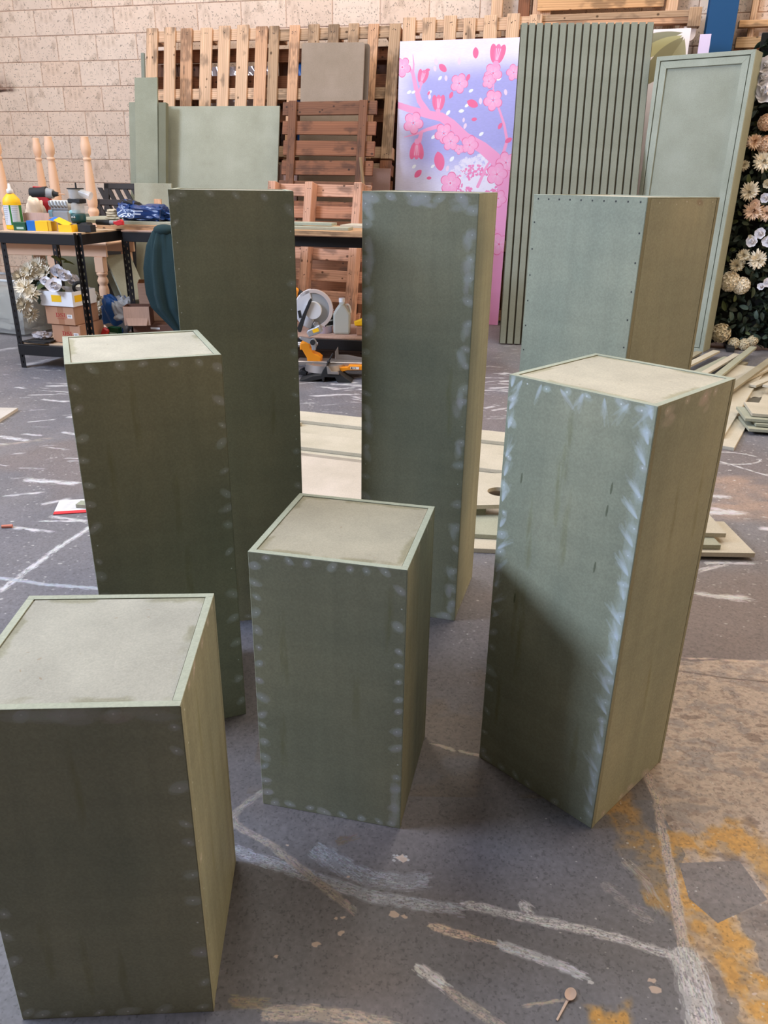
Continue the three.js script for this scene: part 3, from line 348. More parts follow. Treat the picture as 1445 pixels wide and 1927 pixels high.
{ // timber frame, plywood sheet and rail above, blue column
  let g = onWall('timber_hoarding', 'orange plywood sheet on pine studs at the top of the back wall', 'hoarding', 1.66, 0, 0.1);
  part(g, 'plywood_sheet', cb(1.06, 0.9, 0.018, 0.002, [0.233, 3.12, 0.06]), M.ply); for (const x of [-0.66, -0.42, -0.26, 0.83]) part(g, 'stud', cb(x === -0.26 ? 0.16 : 0.1, 3.5, 0.05, 0.003, [x, 1.75, 0]), x === -0.42 ? M.brown : M.pine);
  g = onWall('timber_rail', 'long grey and brown timber rail along the wall, above the slatted panel', 'rail', 2.06, 2.53, 0.2);
  part(g, 'rail', cb(1.28, 0.045, 0.1, 0.004, [0, 0.022, 0]), M.pine2); part(g, 'rail', cb(1.28, 0.05, 0.1, 0.004, [0, 0.07, 0.004]), M.grey); part(g, 'end_block', cb(0.1, 0.14, 0.11, 0.004, [0.62, 0.04, 0.02]), M.grey); part(g, 'bracket', plate([[-0.05, 0], [0.05, 0], ...circle(0, -0.06, 0.05, 12, 0, -Math.PI)], 0.03, 0.003, [0.6, -0.02, 0.03]), std({ color: tint(214, 198, 190) }), 'pale rounded bracket');
  for (const x of [-0.55, 0.55]) part(g, 'upright', cb(0.07, 2.53, 0.07, 0.003, [x, -1.265, -0.05]), M.pine2);
  g = onWall('steel_column', 'dark blue painted steel column beside the block wall, at the top right', 'column', 2.9, 0, 0.13);
  const bl = std({ color: tint(24, 76, 122), roughness: 0.45 }); part(g, 'flange', cb(0.225, 6.1, 0.016, 0.002, [0, 3.05, 0.1]), bl); part(g, 'flange', cb(0.225, 6.1, 0.016, 0.002, [0, 3.05, -0.1]), bl); part(g, 'web', cb(0.012, 6.1, 0.19, 0.002, [0, 3.05, 0]), bl);
  g = onWall('stud_partition', 'pine stud frame to the right of the blue column', 'frame', 3.5, 0, 0.06); part(g, 'rail', cb(0.9, 0.05, 0.08, 0.003, [0, 2.535, 0.02]), M.ply); part(g, 'rail', cb(0.9, 0.08, 0.05, 0.003, [0, 2.4, 0.02]), std({ color: tint(206, 174, 136), map: WOOD1 })); for (const x of [-0.34, -0.14, 0.3]) part(g, 'stud', cb(0.05, 3.4, 0.05, 0.003, [x, 1.7, -0.02]), M.pine);
  part(g, 'backing_sheet', cb(0.9, 2.36, 0.012, 0.002, [0, 1.18, -0.02]), std({ color: tint(232, 170, 142), map: WOOD2 }));
}
// ---------------------------------------------------------------- boards and pallets leaning in front of them
const board = (name, label, x, z, yaw, lean, w, h, t, mat, group) => { const g = leaning(name, label, 'board', x, z, yaw, lean, t, group); part(g, 'panel', cb(w, h, t, 0.0015, [0, h / 2, -t / 2]), mat); return g; };
board('mdf_sheet', 'large pale green MDF sheet leaning on the pine pallet', -1.643, -7.612, -12.39, 11.9, 1.136, 1.925, 0.018, M.mdfSheet);
board('mdf_offcut', 'narrow tall green MDF offcut at left of the large green sheet', -2.333, -7.70, -14.9, 9.56, 0.233, 2.14, 0.018, M.mdf);
board('mdf_offcut', 'green MDF offcut behind the tall one, stepping out to its left', -2.395, -7.79, -14.9, 9.3, 0.27, 1.94, 0.018, M.mdf);
board('mdf_strip', 'thin dark edged MDF strip in the gap beside the large green sheet', -2.18, -7.62, -14.9, 10.5, 0.075, 1.93, 0.05, M.mdfDark);
board('mdf_strip', 'thin upright MDF strip rising above the tall offcut, against the first pallet', -2.40, -7.93, -14.9, 8.4, 0.035, 2.36, 0.018, M.mdfSlat);
board('mdf_offcut', 'low green MDF offcut at the foot of the tall one, over the blue bag', -2.14, -7.25, -12, 9, 0.36, 1.24, 0.018, M.mdfSheet);
board('wood_block', 'small brown board end poking up behind the blue bag, left one', -1.985, -6.86, -12, 8, 0.062, 1.115, 0.02, M.pine2); board('wood_block', 'small brown board end poking up behind the blue bag, right one', -1.79, -6.8, -12, 8, 0.07, 1.1, 0.02, M.pine2);
{ const rc = (w, h, r) => [[-w / 2, 0], [w / 2, 0], ...circle(w / 2 - r, h - r, r, 6, 0, Math.PI / 2), ...circle(-w / 2 + r, h - r, r, 6, Math.PI / 2, Math.PI)];
  let g = leaning('grey_board', 'grey brown fibreboard with rounded corners above the brown pallet', 'board', -0.60, -7.46, -10.4, 10.9, 0.02); part(g, 'panel', plate(rc(0.575, 2.435, 0.025), 0.02, 0.002), M.board);
  g = leaning('grey_board', 'second fibreboard peeking out behind the first, at its right edge', 'board', -0.555, -7.50, -10.4, 10.9, 0.02); part(g, 'panel', plate(rc(0.575, 2.43, 0.03), 0.02, 0.002), std({ color: tint(128, 112, 98), map: MDF }));
  board('pink_board', 'dull pink board edge between the green sheet and brown pallet', -1.05, -7.60, -14, 10, 0.3, 1.42, 0.018, std({ color: tint(176, 140, 128), map: MDF })); board('pink_board', 'dull pink board behind the stick, at right of the brown pallet', -0.225, -7.60, -14, 10, 0.36, 1.40, 0.018, std({ color: tint(176, 140, 128), map: MDF }));
  g = thing('wooden_stick', 'thin round stick leaning at right of the brown pallet', 'stick', [-0.09, 0, -7.18]); part(g, 'rod', tube([[0, 0.015, 0], [-0.08, 0.75, -0.06], [-0.16, 1.46, -0.13]], 0.015), std({ color: tint(176, 152, 120), map: WOOD1 })); }
// pallets leaning with their underside to the room: two bearers in front of horizontal slats
function palletLean(label, x, z, yaw, lean, w, h, count, bw, bears, bwid, bdep, mats, sd) {
  srand(sd); const g = leaning('pallet', label, 'pallet', x, z, yaw, lean, bdep + 0.025), heads = [];
  for (let i = 0; i < count; i++) { const y = bw / 2 + (h - bw) * i / (count - 1) + rr(-0.006, 0.006); part(g, 'deck_board', cb(w + rr(-0.03, 0.01), bw + rr(-0.008, 0.006), 0.022, 0.003, [rr(-0.01, 0.01), y, -bdep - 0.011], [0, 0, rr(-0.008, 0.008)]), mats[(rnd() * mats.length) | 0]); for (const b of bears) nails(heads, b * w, y, 0.0005, 2, 0.02, 1); }
  for (const b of bears) part(g, 'bearer', cb(bwid, h - 0.01, bdep, 0.004, [b * w, h / 2, -bdep / 2], [0, 0, rr(-0.006, 0.006)]), mats[mats.length - 1]);
  part(g, 'nail_heads', heads, nailMat); return g;
}
palletLean('brown pallet with broad horizontal slats leaning below the grey board', -0.647, -7.247, -16, 11.3, 0.88, 1.95, 12, 0.118, [-0.385, 0.365], 0.075, 0.024, [M.brown, M.brown2, M.brown, M.brown2], 41);
palletLean('pinkish pallet leaning behind the second workbench, showing deep bearers', -0.68, -6.546, -20.4, 12.4, 0.9, 1.27, 8, 0.095, [-0.08, 0.40, -0.46], 0.07, 0.1, [M.pink, M.pink2, M.pink], 42);
palletLean('narrow pallet edge beside the pinkish pallet, right of it', -0.02, -6.95, -12, 8, 0.55, 1.15, 8, 0.1, [-0.4, 0.4], 0.06, 0.08, [M.pink2, M.brown], 43);
{ // printed cherry blossom panel
  const tex = canvasTex(912, 2048, (g, W, H) => {
    const s = W / 1.089; srand(61);
    const im = g.createImageData(W, H), d = im.data; for (let j = 0; j < H; j++) for (let i = 0; i < W; i++) { const x = i / s, y = j / s, n = fbm(x * 3 + 2, y * 3, 4), wv = 0.5 + 0.5 * fbm(x * 50, y * 220, 2), c = clamp(smooth(0.1, 0.35, y) * (1 - smooth(0.75, 1.25, y)) * smooth(-0.1, 0.3, x) * 1.15 + 0.5 * (n - 0.5)), k = (j * W + i) * 4; const L = 1 + 0.1 * (wv - 0.75); d[k] = clamp((238 - 66 * c) * L, 0, 255); d[k + 1] = clamp((232 - 62 * c) * L, 0, 255); d[k + 2] = clamp((248 - 18 * c) * L, 0, 255); d[k + 3] = 255; }
    g.putImageData(im, 0, 0); g.setTransform(s, 0, 0, s, 0, 0); g.lineCap = 'round'; g.lineJoin = 'round';
    const PK = [246, 162, 206], HOT = [240, 112, 158], LT = [250, 192, 222], WH = [244, 246, 252];
    const stroke = (p, w0, w1) => { g.strokeStyle = rgba(PK); for (let i = 0; i + 1 < p.length; i++) for (let k = 0; k <= 12; k++) { const t = k / 12, x = p[i][0] + (p[i + 1][0] - p[i][0]) * t, y = p[i][1] + (p[i + 1][1] - p[i][1]) * t, f = (i + t) / (p.length - 1); g.fillStyle = rgba(PK); g.beginPath(); g.arc(x, y, (w0 + (w1 - w0) * f) / 2, 0, 6.3); g.fill(); } };
    const petal = (x, y, r, a, c) => { g.save(); g.translate(x, y); g.rotate(a); g.fillStyle = rgba(c); g.beginPath(); g.moveTo(0, -r); g.bezierCurveTo(r * 0.9, -r * 0.5, r * 0.6, r * 0.8, 0, r); g.bezierCurveTo(-r * 0.6, r * 0.8, -r * 0.9, -r * 0.5, 0, -r); g.fill(); g.restore(); };
    const flower = (x, y, r) => { for (let i = 0; i < 5; i++) { const a = i * 1.2566 + x * 9, px = x + Math.cos(a) * r * 0.6, py = y + Math.sin(a) * r * 0.6; g.fillStyle = rgba([236, 112, 162]); g.beginPath(); g.arc(px + Math.cos(a) * r * 0.07, py + Math.sin(a) * r * 0.07, r * 0.45, 0, 6.3); g.fill(); g.fillStyle = rgba(PK.map((q, j) => q + [4, 8, 4][j])); g.beginPath(); g.arc(px, py, r * 0.43, 0, 6.3); g.fill(); g.strokeStyle = rgba(LT); g.lineWidth = r * 0.05; for (const o of [-0.25, 0, 0.25]) { g.beginPath(); g.moveTo(x, y); g.lineTo(x + Math.cos(a + o) * r * 0.6, y + Math.sin(a + o) * r * 0.6); g.stroke(); } } g.fillStyle = rgba(HOT); g.beginPath(); g.arc(x, y, r * 0.1, 0, 6.3); g.fill(); };
    const bud = (x, y, r, a) => { g.save(); g.translate(x, y); g.rotate(a); for (const [o, c] of [[-0.45, HOT], [0.45, HOT], [0, [246, 124, 172]]]) { g.fillStyle = rgba(c); g.beginPath(); g.ellipse(o * r, 0, r * 0.42, r, o * 0.5, 0, 6.3); g.fill(); } g.strokeStyle = rgba(LT); g.lineWidth = r * 0.1; for (const o of [-0.2, 0.05, 0.3]) { g.beginPath(); g.moveTo(o * r * 0.4, r * 0.6); g.lineTo(o * r, -r * 0.5); g.stroke(); } g.fillStyle = rgba(PK); g.beginPath(); g.ellipse(0, r * 1.05, r * 0.35, r * 0.35, 0, 0, 6.3); g.fill(); g.restore(); };
    for (let i = 0; i < 900; i++) { const a = rr(0, 6.3), q = Math.sqrt(rnd()); const x = 0.83 + Math.cos(a) * q * 0.3, y = 1.13 + Math.sin(a) * q * 0.2; g.fillStyle = rgba([238, 232, 248], 0.6); g.beginPath(); g.arc(x, y, rr(0.004, 0.018), 0, 6.3); g.fill(); }
    for (let i = 0; i < 620; i++) { const a = rr(0, 6.3), q = rr(0.45, 1); const x = 0.84 + Math.cos(a) * q * 0.3, y = 1.17 + Math.sin(a) * q * 0.16; if (vn(x * 26, y * 26) < 0.42) continue; g.fillStyle = rgba([240, 132, 186], 0.9); g.beginPath(); g.arc(x, y, rr(0.003, 0.012), 0, 6.3); g.fill(); }
    stroke([[0.8, 1.2], [0.86, 1.05], [0.9, 0.98]], 0.03, 0.02);
    stroke([[-0.03, 0.505], [0.111, 0.549], [0.281, 0.593], [0.421, 0.618], [0.522, 0.679], [0.653, 0.789], [0.823, 0.874], [0.938, 0.959], [1.03, 1.069], [1.05, 1.25], [1.05, 1.5], [1.06, 2.44]], 0.05, 0.14);
    stroke([[0.29, 0.585], [0.206, 0.483], [0.166, 0.375], [0.132, 0.255], [0.06, 0.18]], 0.06, 0.022); stroke([[0.135, 0.27], [0.138, 0.185], [0.126, 0.11]], 0.022, 0.006); stroke([[0.2, 0.4], [0.225, 0.33]], 0.02, 0.01); stroke([[0.412, 0.691], [0.288, 0.721], [0.191, 0.758], [0.078, 0.783]], 0.04, 0.008); stroke([[1.05, 1.05], [1.01, 0.934], [1.04, 0.813], [1.002, 0.681], [0.937, 0.538], [0.88, 0.4], [0.88, 0.2]], 0.034, 0.014); stroke([[0.4, 0.62], [0.395, 0.54]], 0.02, 0.012); stroke([[0.24, 0.74], [0.21, 0.85]], 0.03, 0.05);
    for (const [x, y] of [[0.19, 0.116], [0.389, 0.301], [0.104, 0.41], [0.145, 0.41], [0.299, 0.413], [0.68, 0.406], [0.481, 0.582], [0.603, 0.569], [0.65, 0.525], [0.8, 0.758], [0.925, 0.317], [0.354, 0.783], [0.54, 0.968], [0.18, 1.036], [0.361, 1.032]]) petal(x, y, rr(0.02, 0.028), 1.1 + rr(-0.4, 0.4), WH);
    for (const [x, y] of [[0.444, 0.302], [0.337, 0.224], [0.345, 0.17], [0.557, 0.171], [0.993, 0.422], [0.773, 0.49], [0.629, 0.643], [0.646, 0.692], [0.503, 1.05], [0.3, 0.45]]) petal(x, y, rr(0.02, 0.03), rr(-0.4, 0.4), [240, 214, 236]);
    for (const [x, y, r] of [[0.03, 0.206, 0.075], [0.155, 0.665, 0.088], [0.45, 0.752, 0.08], [0.52, 0.82, 0.075], [0.698, 0.85, 0.075], [0.604, 0.887, 0.04], [0.568, 0.346, 0.075], [0.869, 0.27, 0.075], [0.835, 0.333, 0.055], [0.886, 0.485, 0.08], [1.051, 0.268, 0.06], [1.045, 0.995, 0.085], [0.97, 1.094, 0.09], [0.539, 1.176, 0.09], [1.0, 1.3, 0.07], [1.04, 1.7, 0.09], [0.9, 1.5, 0.08]]) flower(x, y, r);
    bud(0.895, 0.12, 0.075, 0.1); bud(0.226, 0.285, 0.055, 0.25); bud(0.385, 0.5, 0.065, 0); bud(0.2, 0.9, 0.075, Math.PI);
    for (const [x, y, r, a] of [[0.701, 0.108, 0.045, -0.1], [0.269, 0.235, 0.024, 1.4], [0.409, 0.22, 0.045, -0.9], [0.646, 0.3, 0.03, 0.4], [0.5, 0.439, 0.03, 0.4], [0.701, 0.51, 0.055, -1.2], [0.726, 0.638, 0.026, 1.5], [0.967, 0.693, 0.03, 0.5], [1.053, 0.81, 0.035, 1.1], [0.422, 0.988, 0.085, -0.25], [0.222, 1.097, 0.045, 0.8], [0.331, 1.134, 0.024, 1.5], [0.29, 0.42, 0.018, 0.5]]) petal(x, y, r, a, [240, 108, 156]);
    for (let i = 0; i < 40; i++) petal(rr(0, 1.05), rr(1.3, 2.4), rr(0.015, 0.03), rr(0, 3), rnd() < 0.5 ? WH : [244, 140, 186]);
  });
  const g = leaning('blossom_panel', 'tall panel printed with pink cherry blossom on lilac and white', 'printed panel', 0.556, -7.793, -16.86, 3.4, 0.016); part(g, 'printed_face', cb(1.089, 2.439, 0.002, 0.0005, [0, 1.2195, -0.001], null, true), std({ map: tex, roughness: 0.5 })); part(g, 'board', cb(1.089, 2.439, 0.014, 0.001, [0, 1.2195, -0.009]), M.white);
}
{ // slatted panel
  const g = leaning('slatted_panel', 'tall grey green panel of narrow vertical slats with dark grooves', 'slatted panel', 1.476, -6.614, -6.79, 11.2, 0.04); const w = 1.03, h = 2.48, n = 17, p = w / n, sl = cb(p - 0.014, h, 0.025, 0.0015, [0, h / 2, -0.0125]);
  part(g, 'backing_board', cb(w, h - 0.004, 0.012, 0.001, [0, h / 2, -0.032]), std({ color: tint(104, 96, 76), map: MDF })); for (let i = 0; i < n; i++) { const m = part(g, 'slat', sl, M.mdfSlat); m.position.x = -w / 2 + p * (i + 0.5); }
}
{ // framed panel
  const g = leaning('framed_panel', 'tall pale green door-like panel with a stepped frame, by the flower wall', 'framed panel', 2.342, -6.671, -37.1, 0, 0.2), w = 0.723, h = 2.188; const fm = std({ color: tint(182, 190, 174), map: MDF, roughness: 0.68 }), im = std({ color: tint(176, 182, 165), map: MDF, roughness: 0.68 });
  const bar = (name, off, wd, z, t) => { const O = [w / 2 - off, off, h - off], I = [O[0] - wd, off + wd, h - off - wd]; const q = [[[-O[0], O[2]], [O[0], O[2]], [I[0], I[2]], [-I[0], I[2]]], [[-O[0], O[1]], [-I[0], I[1]], [I[0], I[1]], [O[0], O[1]]], [[-O[0], O[1]], [-O[0], O[2]], [-I[0], I[2]], [-I[0], I[1]]], [[O[0], O[1]], [I[0], I[1]], [I[0], I[2]], [O[0], O[2]]]]; for (const o of q) part(g, name, plate(o, t, 0.0015, [0, 0, z]), fm); };
  bar('frame_rail', 0, 0.03, 0, 0.03); bar('moulding', 0.036, 0.048, -0.004, 0.02); part(g, 'inner_panel', cb(w - 0.06, h - 0.06, 0.012, 0.001, [0, h / 2, -0.024]), im);
  for (const s of [-1, 1]) part(g, 'side_board', cb(0.018, h, 0.168, 0.001, [s * (w / 2 - 0.009), h / 2, -0.115]), M.mdf); part(g, 'top_board', cb(w - 0.036, 0.018, 0.168, 0.001, [0, h - 0.009, -0.115]), fm);
}
{ // printed foliage board behind it, and a lilac strip
  const tex = canvasTex(512, 1024, (g, W, H) => { const s = W / 0.72; g.setTransform(s, 0, 0, H / 2.44, 0, 0); g.fillStyle = '#f6ecec'; g.fillRect(0, 0, 1, 3); const leaf = (x, y, l, w, a, c) => { g.save(); g.translate(x, y); g.rotate(a); g.fillStyle = c; g.beginPath(); g.moveTo(0, 0); g.quadraticCurveTo(l * 0.5, -w, l, 0); g.quadraticCurveTo(l * 0.5, w, 0, 0); g.fill(); g.restore(); };
    leaf(0.66, 0.03, 0.42, 0.07, 3.0, '#8d8a6e'); leaf(0.66, 0.05, 0.40, 0.1, 2.72, '#b3ad7c'); leaf(0.67, 0.06, 0.46, 0.16, 2.25, '#8c8663'); leaf(0.68, 0.07, 0.6, 0.16, 1.75, '#a29c78'); leaf(0.16, 0.62, 0.4, 0.06, 2.3, '#4c4446'); leaf(0.3, 0.95, 0.3, 0.05, 2.6, '#4c4446'); leaf(0.3, 1.5, 0.3, 0.07, 2.3, '#8c8663'); leaf(0.2, 2.0, 0.4, 0.08, 1.8, '#4c4446');
    g.lineWidth = 0.02; g.strokeStyle = '#a03050'; for (const [x, y, r] of [[0.34, 0.52, 0.13], [0.24, 1.05, 0.12], [0.3, 1.32, 0.12], [0.1, 1.62, 0.12]]) { g.beginPath(); g.arc(x, y, r, 0.8, 5.2); g.stroke(); } g.strokeStyle = '#d86a90'; g.lineWidth = 0.012; for (const y of [0.6, 0.9]) { g.beginPath(); g.moveTo(0.05, y); g.quadraticCurveTo(0.2, y + 0.12, 0.32, y + 0.02); g.stroke(); } g.fillStyle = '#9b9690'; g.beginPath(); g.arc(0.24, 1.24, 0.05, 0, 7); g.fill(); });
  const g = leaning('foliage_panel', 'white board printed with olive leaves and dark red outlines, behind the framed panel', 'printed panel', 2.02, -7.22, -16.8, 2.9, 0.014); part(g, 'printed_face', cb(0.72, 2.44, 0.002, 0.0005, [0, 1.22, -0.001], null, true), std({ map: tex, roughness: 0.55 })); part(g, 'board', cb(0.72, 2.44, 0.012, 0.001, [0, 1.22, -0.008]), M.white);
  board('lilac_strip', 'narrow pale lilac strip between the leaf print and the blue column', 2.49, -7.12, -16.8, 2.9, 0.085, 2.40, 0.02, std({ color: tint(226, 208, 236), roughness: 0.6 }));
}
// ---------------------------------------------------------------- soft shapes, flowers and leaves
function crumple(w, h, d, sd, amp = 0.25, pw = 0.6, freq = 2.2) { // a crushed bag or cloth resting on its base
  const g = new THREE.SphereGeometry(1, 44, 30), P = g.attributes.position;
  for (let i = 0; i < P.count; i++) { let x = P.getX(i), y = P.getY(i), z = P.getZ(i); const n = 1 + amp * (Math.abs(fbm(x * freq + sd + y, z * freq + y * freq, 3) - 0.5) * 4 - 0.6) + 0.3 * amp * (fbm(x * 9 + sd, y * 9 + z * 9, 2) - 0.5); const s = (v) => Math.sign(v) * Math.pow(Math.abs(v), pw); x = s(x) * n; y = s(y) * n; z = s(z) * n; P.setXYZ(i, x * w / 2, Math.max(-1, y) * h / 2 + h / 2, z * d / 2); }
  g.computeVertexNormals(); return g;
}
function petalGeo(l, w, curl, cup = 0.3, seg = 4) { // petal from the origin along +z, rising by curl
  const p = [], ix = []; for (let i = 0; i <= seg; i++) { const t = i / seg, ww = w * Math.pow(Math.sin(Math.PI * (0.1 + 0.86 * t)), 0.7) / 2, y = curl * t * t * l, z = l * t * (1 - 0.25 * Math.abs(curl) * t); p.push(-ww, y + cup * ww, z, 0, y, z, ww, y + cup * ww, z); if (i < seg) { const a = i * 3; for (const k of [0, 1]) ix.push(a + k, a + k + 1, a + k + 4, a + k, a + k + 4, a + k + 3); } }
  const g = new THREE.BufferGeometry(); g.setAttribute('position', new THREE.Float32BufferAttribute(p, 3)); g.setIndex(ix); const uv = []; for (let i = 0; i < p.length / 3; i++) uv.push(p[i * 3] + 0.5, p[i * 3 + 2]); g.setAttribute('uv', new THREE.Float32BufferAttribute(uv, 2)); g.computeVertexNormals(); return g;
}
const rowOf = (n, l, w, curl, tiltUp, cup, y0 = 0, r0 = 0, off = 0) => Array.from({ length: n }, (_, i) => shift(shift(petalGeo(l * rr(0.88, 1.1), w, curl, cup), [0, y0, r0], [-tiltUp + rr(-0.12, 0.12), 0, 0]), [0, 0, 0], [0, (i + off) / n * 6.283 + rr(-0.1, 0.1), 0]));
srand(90); // flowers face +y before turning
const CHRYS = merge([...rowOf(22, 0.06, 0.014, -0.25, 0.15, 0.5), ...rowOf(20, 0.055, 0.013, 0.1, 0.5, 0.5, 0.004, 0, 0.5), ...rowOf(14, 0.042, 0.012, 0.4, 0.9, 0.5, 0.006), ...rowOf(9, 0.028, 0.01, 0.4, 1.2, 0.5, 0.008)]);
const ROSE = merge([...rowOf(8, 0.055, 0.055, 0.3, 0.25, 0.25), ...rowOf(7, 0.046, 0.046, 0.8, 0.7, 0.35, 0.004, 0, 0.4), ...rowOf(6, 0.036, 0.036, 1.0, 1.05, 0.45, 0.008), ...rowOf(4, 0.026, 0.024, 0.8, 1.35, 0.5, 0.012)]);
const HYDRA = (() => { const o = []; for (let i = 0; i < 38; i++) { const a = i * 2.4, y = 1 - i / 38 * 1.15, r = Math.sqrt(Math.max(0, 1 - y * y)); const dir = new THREE.Vector3(r * Math.cos(a), y, r * Math.sin(a)); const q = new THREE.Quaternion().setFromUnitVectors(new THREE.Vector3(0, 1, 0), dir); for (const pg of rowOf(5, 0.022, 0.022, 0.25, 0.2, 0.15)) { pg.applyQuaternion(q); pg.translate(dir.x * 0.048, dir.y * 0.04, dir.z * 0.048); o.push(pg); } } return merge(o); })();
const LEAF = petalGeo(0.075, 0.036, -0.35, 0.35, 5);
const side2 = (o) => new THREE.MeshPhysicalMaterial({ side: THREE.DoubleSide, roughness: 0.8, ...o });
const PET = { white: side2({ color: tint(240, 238, 242) }), cream: side2({ color: tint(246, 236, 214) }), peach: side2({ color: tint(234, 204, 176) }), ivory: side2({ color: tint(220, 208, 178) }) };
const LEAFM = [[46, 62, 40], [64, 84, 72], [36, 50, 34], [92, 102, 56], [58, 76, 66]].map((c) => side2({ color: tint(...c), roughness: 0.6 }));
function plant(parent, name, geo, mat, p, dir, s = 1, roll = rr(0, 6.28)) { const m = part(parent, name, geo, mat); m.position.set(...p); m.quaternion.setFromUnitVectors(new THREE.Vector3(0, 1, 0), new THREE.Vector3(...dir).normalize()).multiply(new THREE.Quaternion().setFromAxisAngle(new THREE.Vector3(0, 1, 0), roll)); m.scale.setScalar(s); return m; }

// ---------------------------------------------------------------- workbenches
const slots = (h) => Array.from({ length: Math.floor((h - 0.06) / 0.045) }, (_, i) => { const y = 0.04 + i * 0.045; return [[-0.0045, y - 0.008], [0.0045, y - 0.008], [0.0045, y + 0.006], [0.0025, y + 0.010], [-0.0025, y + 0.010], [-0.0045, y + 0.006]]; });
function legGeo(h) { const f = plate([[-0.018, 0], [0.018, 0], [0.018, h], [-0.018, h]], 0.003, 0, [0, 0, 0], [0, 0, 0], slots(h)); const a = clean(f), b = clean(f); shift(a, [0.018, 0, 0]); shift(b, [0, 0, -0.018], [0, Math.PI / 2, 0]); return merge([a, b]); }
function bench(label, cx, cz, yaw, w, d, h, shelfY, holed, topMat) {
  const g = thing('workbench', label, 'workbench', [cx, 0, cz], R(yaw)), L = legGeo(h);
  for (const [sx, sz] of [[-1, 1], [1, 1], [-1, -1], [1, -1]]) { const m = part(g, 'leg', L, M.black); m.position.set(sx * w / 2, 0, sz * d / 2); m.rotation.y = sx < 0 ? (sz > 0 ? 0 : Math.PI / 2) : (sz > 0 ? -Math.PI / 2 : Math.PI); }
  for (const y of [h - 0.012, shelfY]) { const t = y > 0.5 ? 0.066 : 0.075; for (const s of [-1, 1]) { part(g, 'beam', cb(w - 0.006, t, 0.02, 0.003, [0, y - t / 2, s * (d / 2 + 0.002)]), M.black); part(g, 'beam', cb(0.02, t, d - 0.01, 0.003, [s * (w / 2 + 0.002), y - t / 2, 0]), M.black); } part(g, y > 0.5 ? 'top_board' : 'shelf_board', cb(w + (y > 0.5 ? 0.02 : -0.02), 0.012, d + (y > 0.5 ? 0.02 : -0.02), 0.002, [0, y + 0.006, 0]), topMat); }
  return g;
}
const BY = -12, benchAt = (x, z, y = 0.93) => [x, y, z];
bench('black slotted steel workbench at left, tools crowded on its top', -2.279, -5.763, BY, 0.58, 0.62, 0.93, 0.17, 1, std({ color: tint(226, 196, 164), map: MDF }));
bench('long black steel workbench behind the tall plinths, with sheets laid on top', -0.65, -5.93, -8, 2.4, 0.6, 0.93, 0.225, 1, M.cardLight);
const lying = (name, label, x, y, z, yaw, w, d, t, mat, group, cat = 'board') => { const g = thing(name, label, cat, [x, y, z], R(yaw), group); part(g, 'panel', cb(w, t, d, 0.0012, [0, t / 2, 0]), mat); return g; };
lying('plywood_sheet', 'raw edged plywood sheet lying across both black workbenches', -0.83, 0.9315, -5.945, -15, 2.44, 0.72, 0.030, std({ color: tint(214, 176, 138), map: WOOD2 }));
lying('mdf_sheet', 'pale green MDF sheet lying on the plywood, under the blue bag', -1.55, 0.962, -6.14, -15, 1.75, 0.6, 0.022, M.mdfSheet);
lying('mdf_strip', 'pale MDF board on the plywood between the tall plinths, lower one', -0.53, 0.962, -5.68, -10, 0.55, 0.15, 0.018, M.mdfSheet); lying('mdf_strip', 'pale MDF board on the plywood between the tall plinths, upper one', -0.62, 0.984, -5.80, -14, 0.5, 0.12, 0.018, M.mdfSheet);
lying('mdf_sheet', 'wide pale MDF board at the back of the plywood, behind the two strips', -0.05, 0.962, -5.99, -15, 0.55, 0.26, 0.018, M.mdfPale);
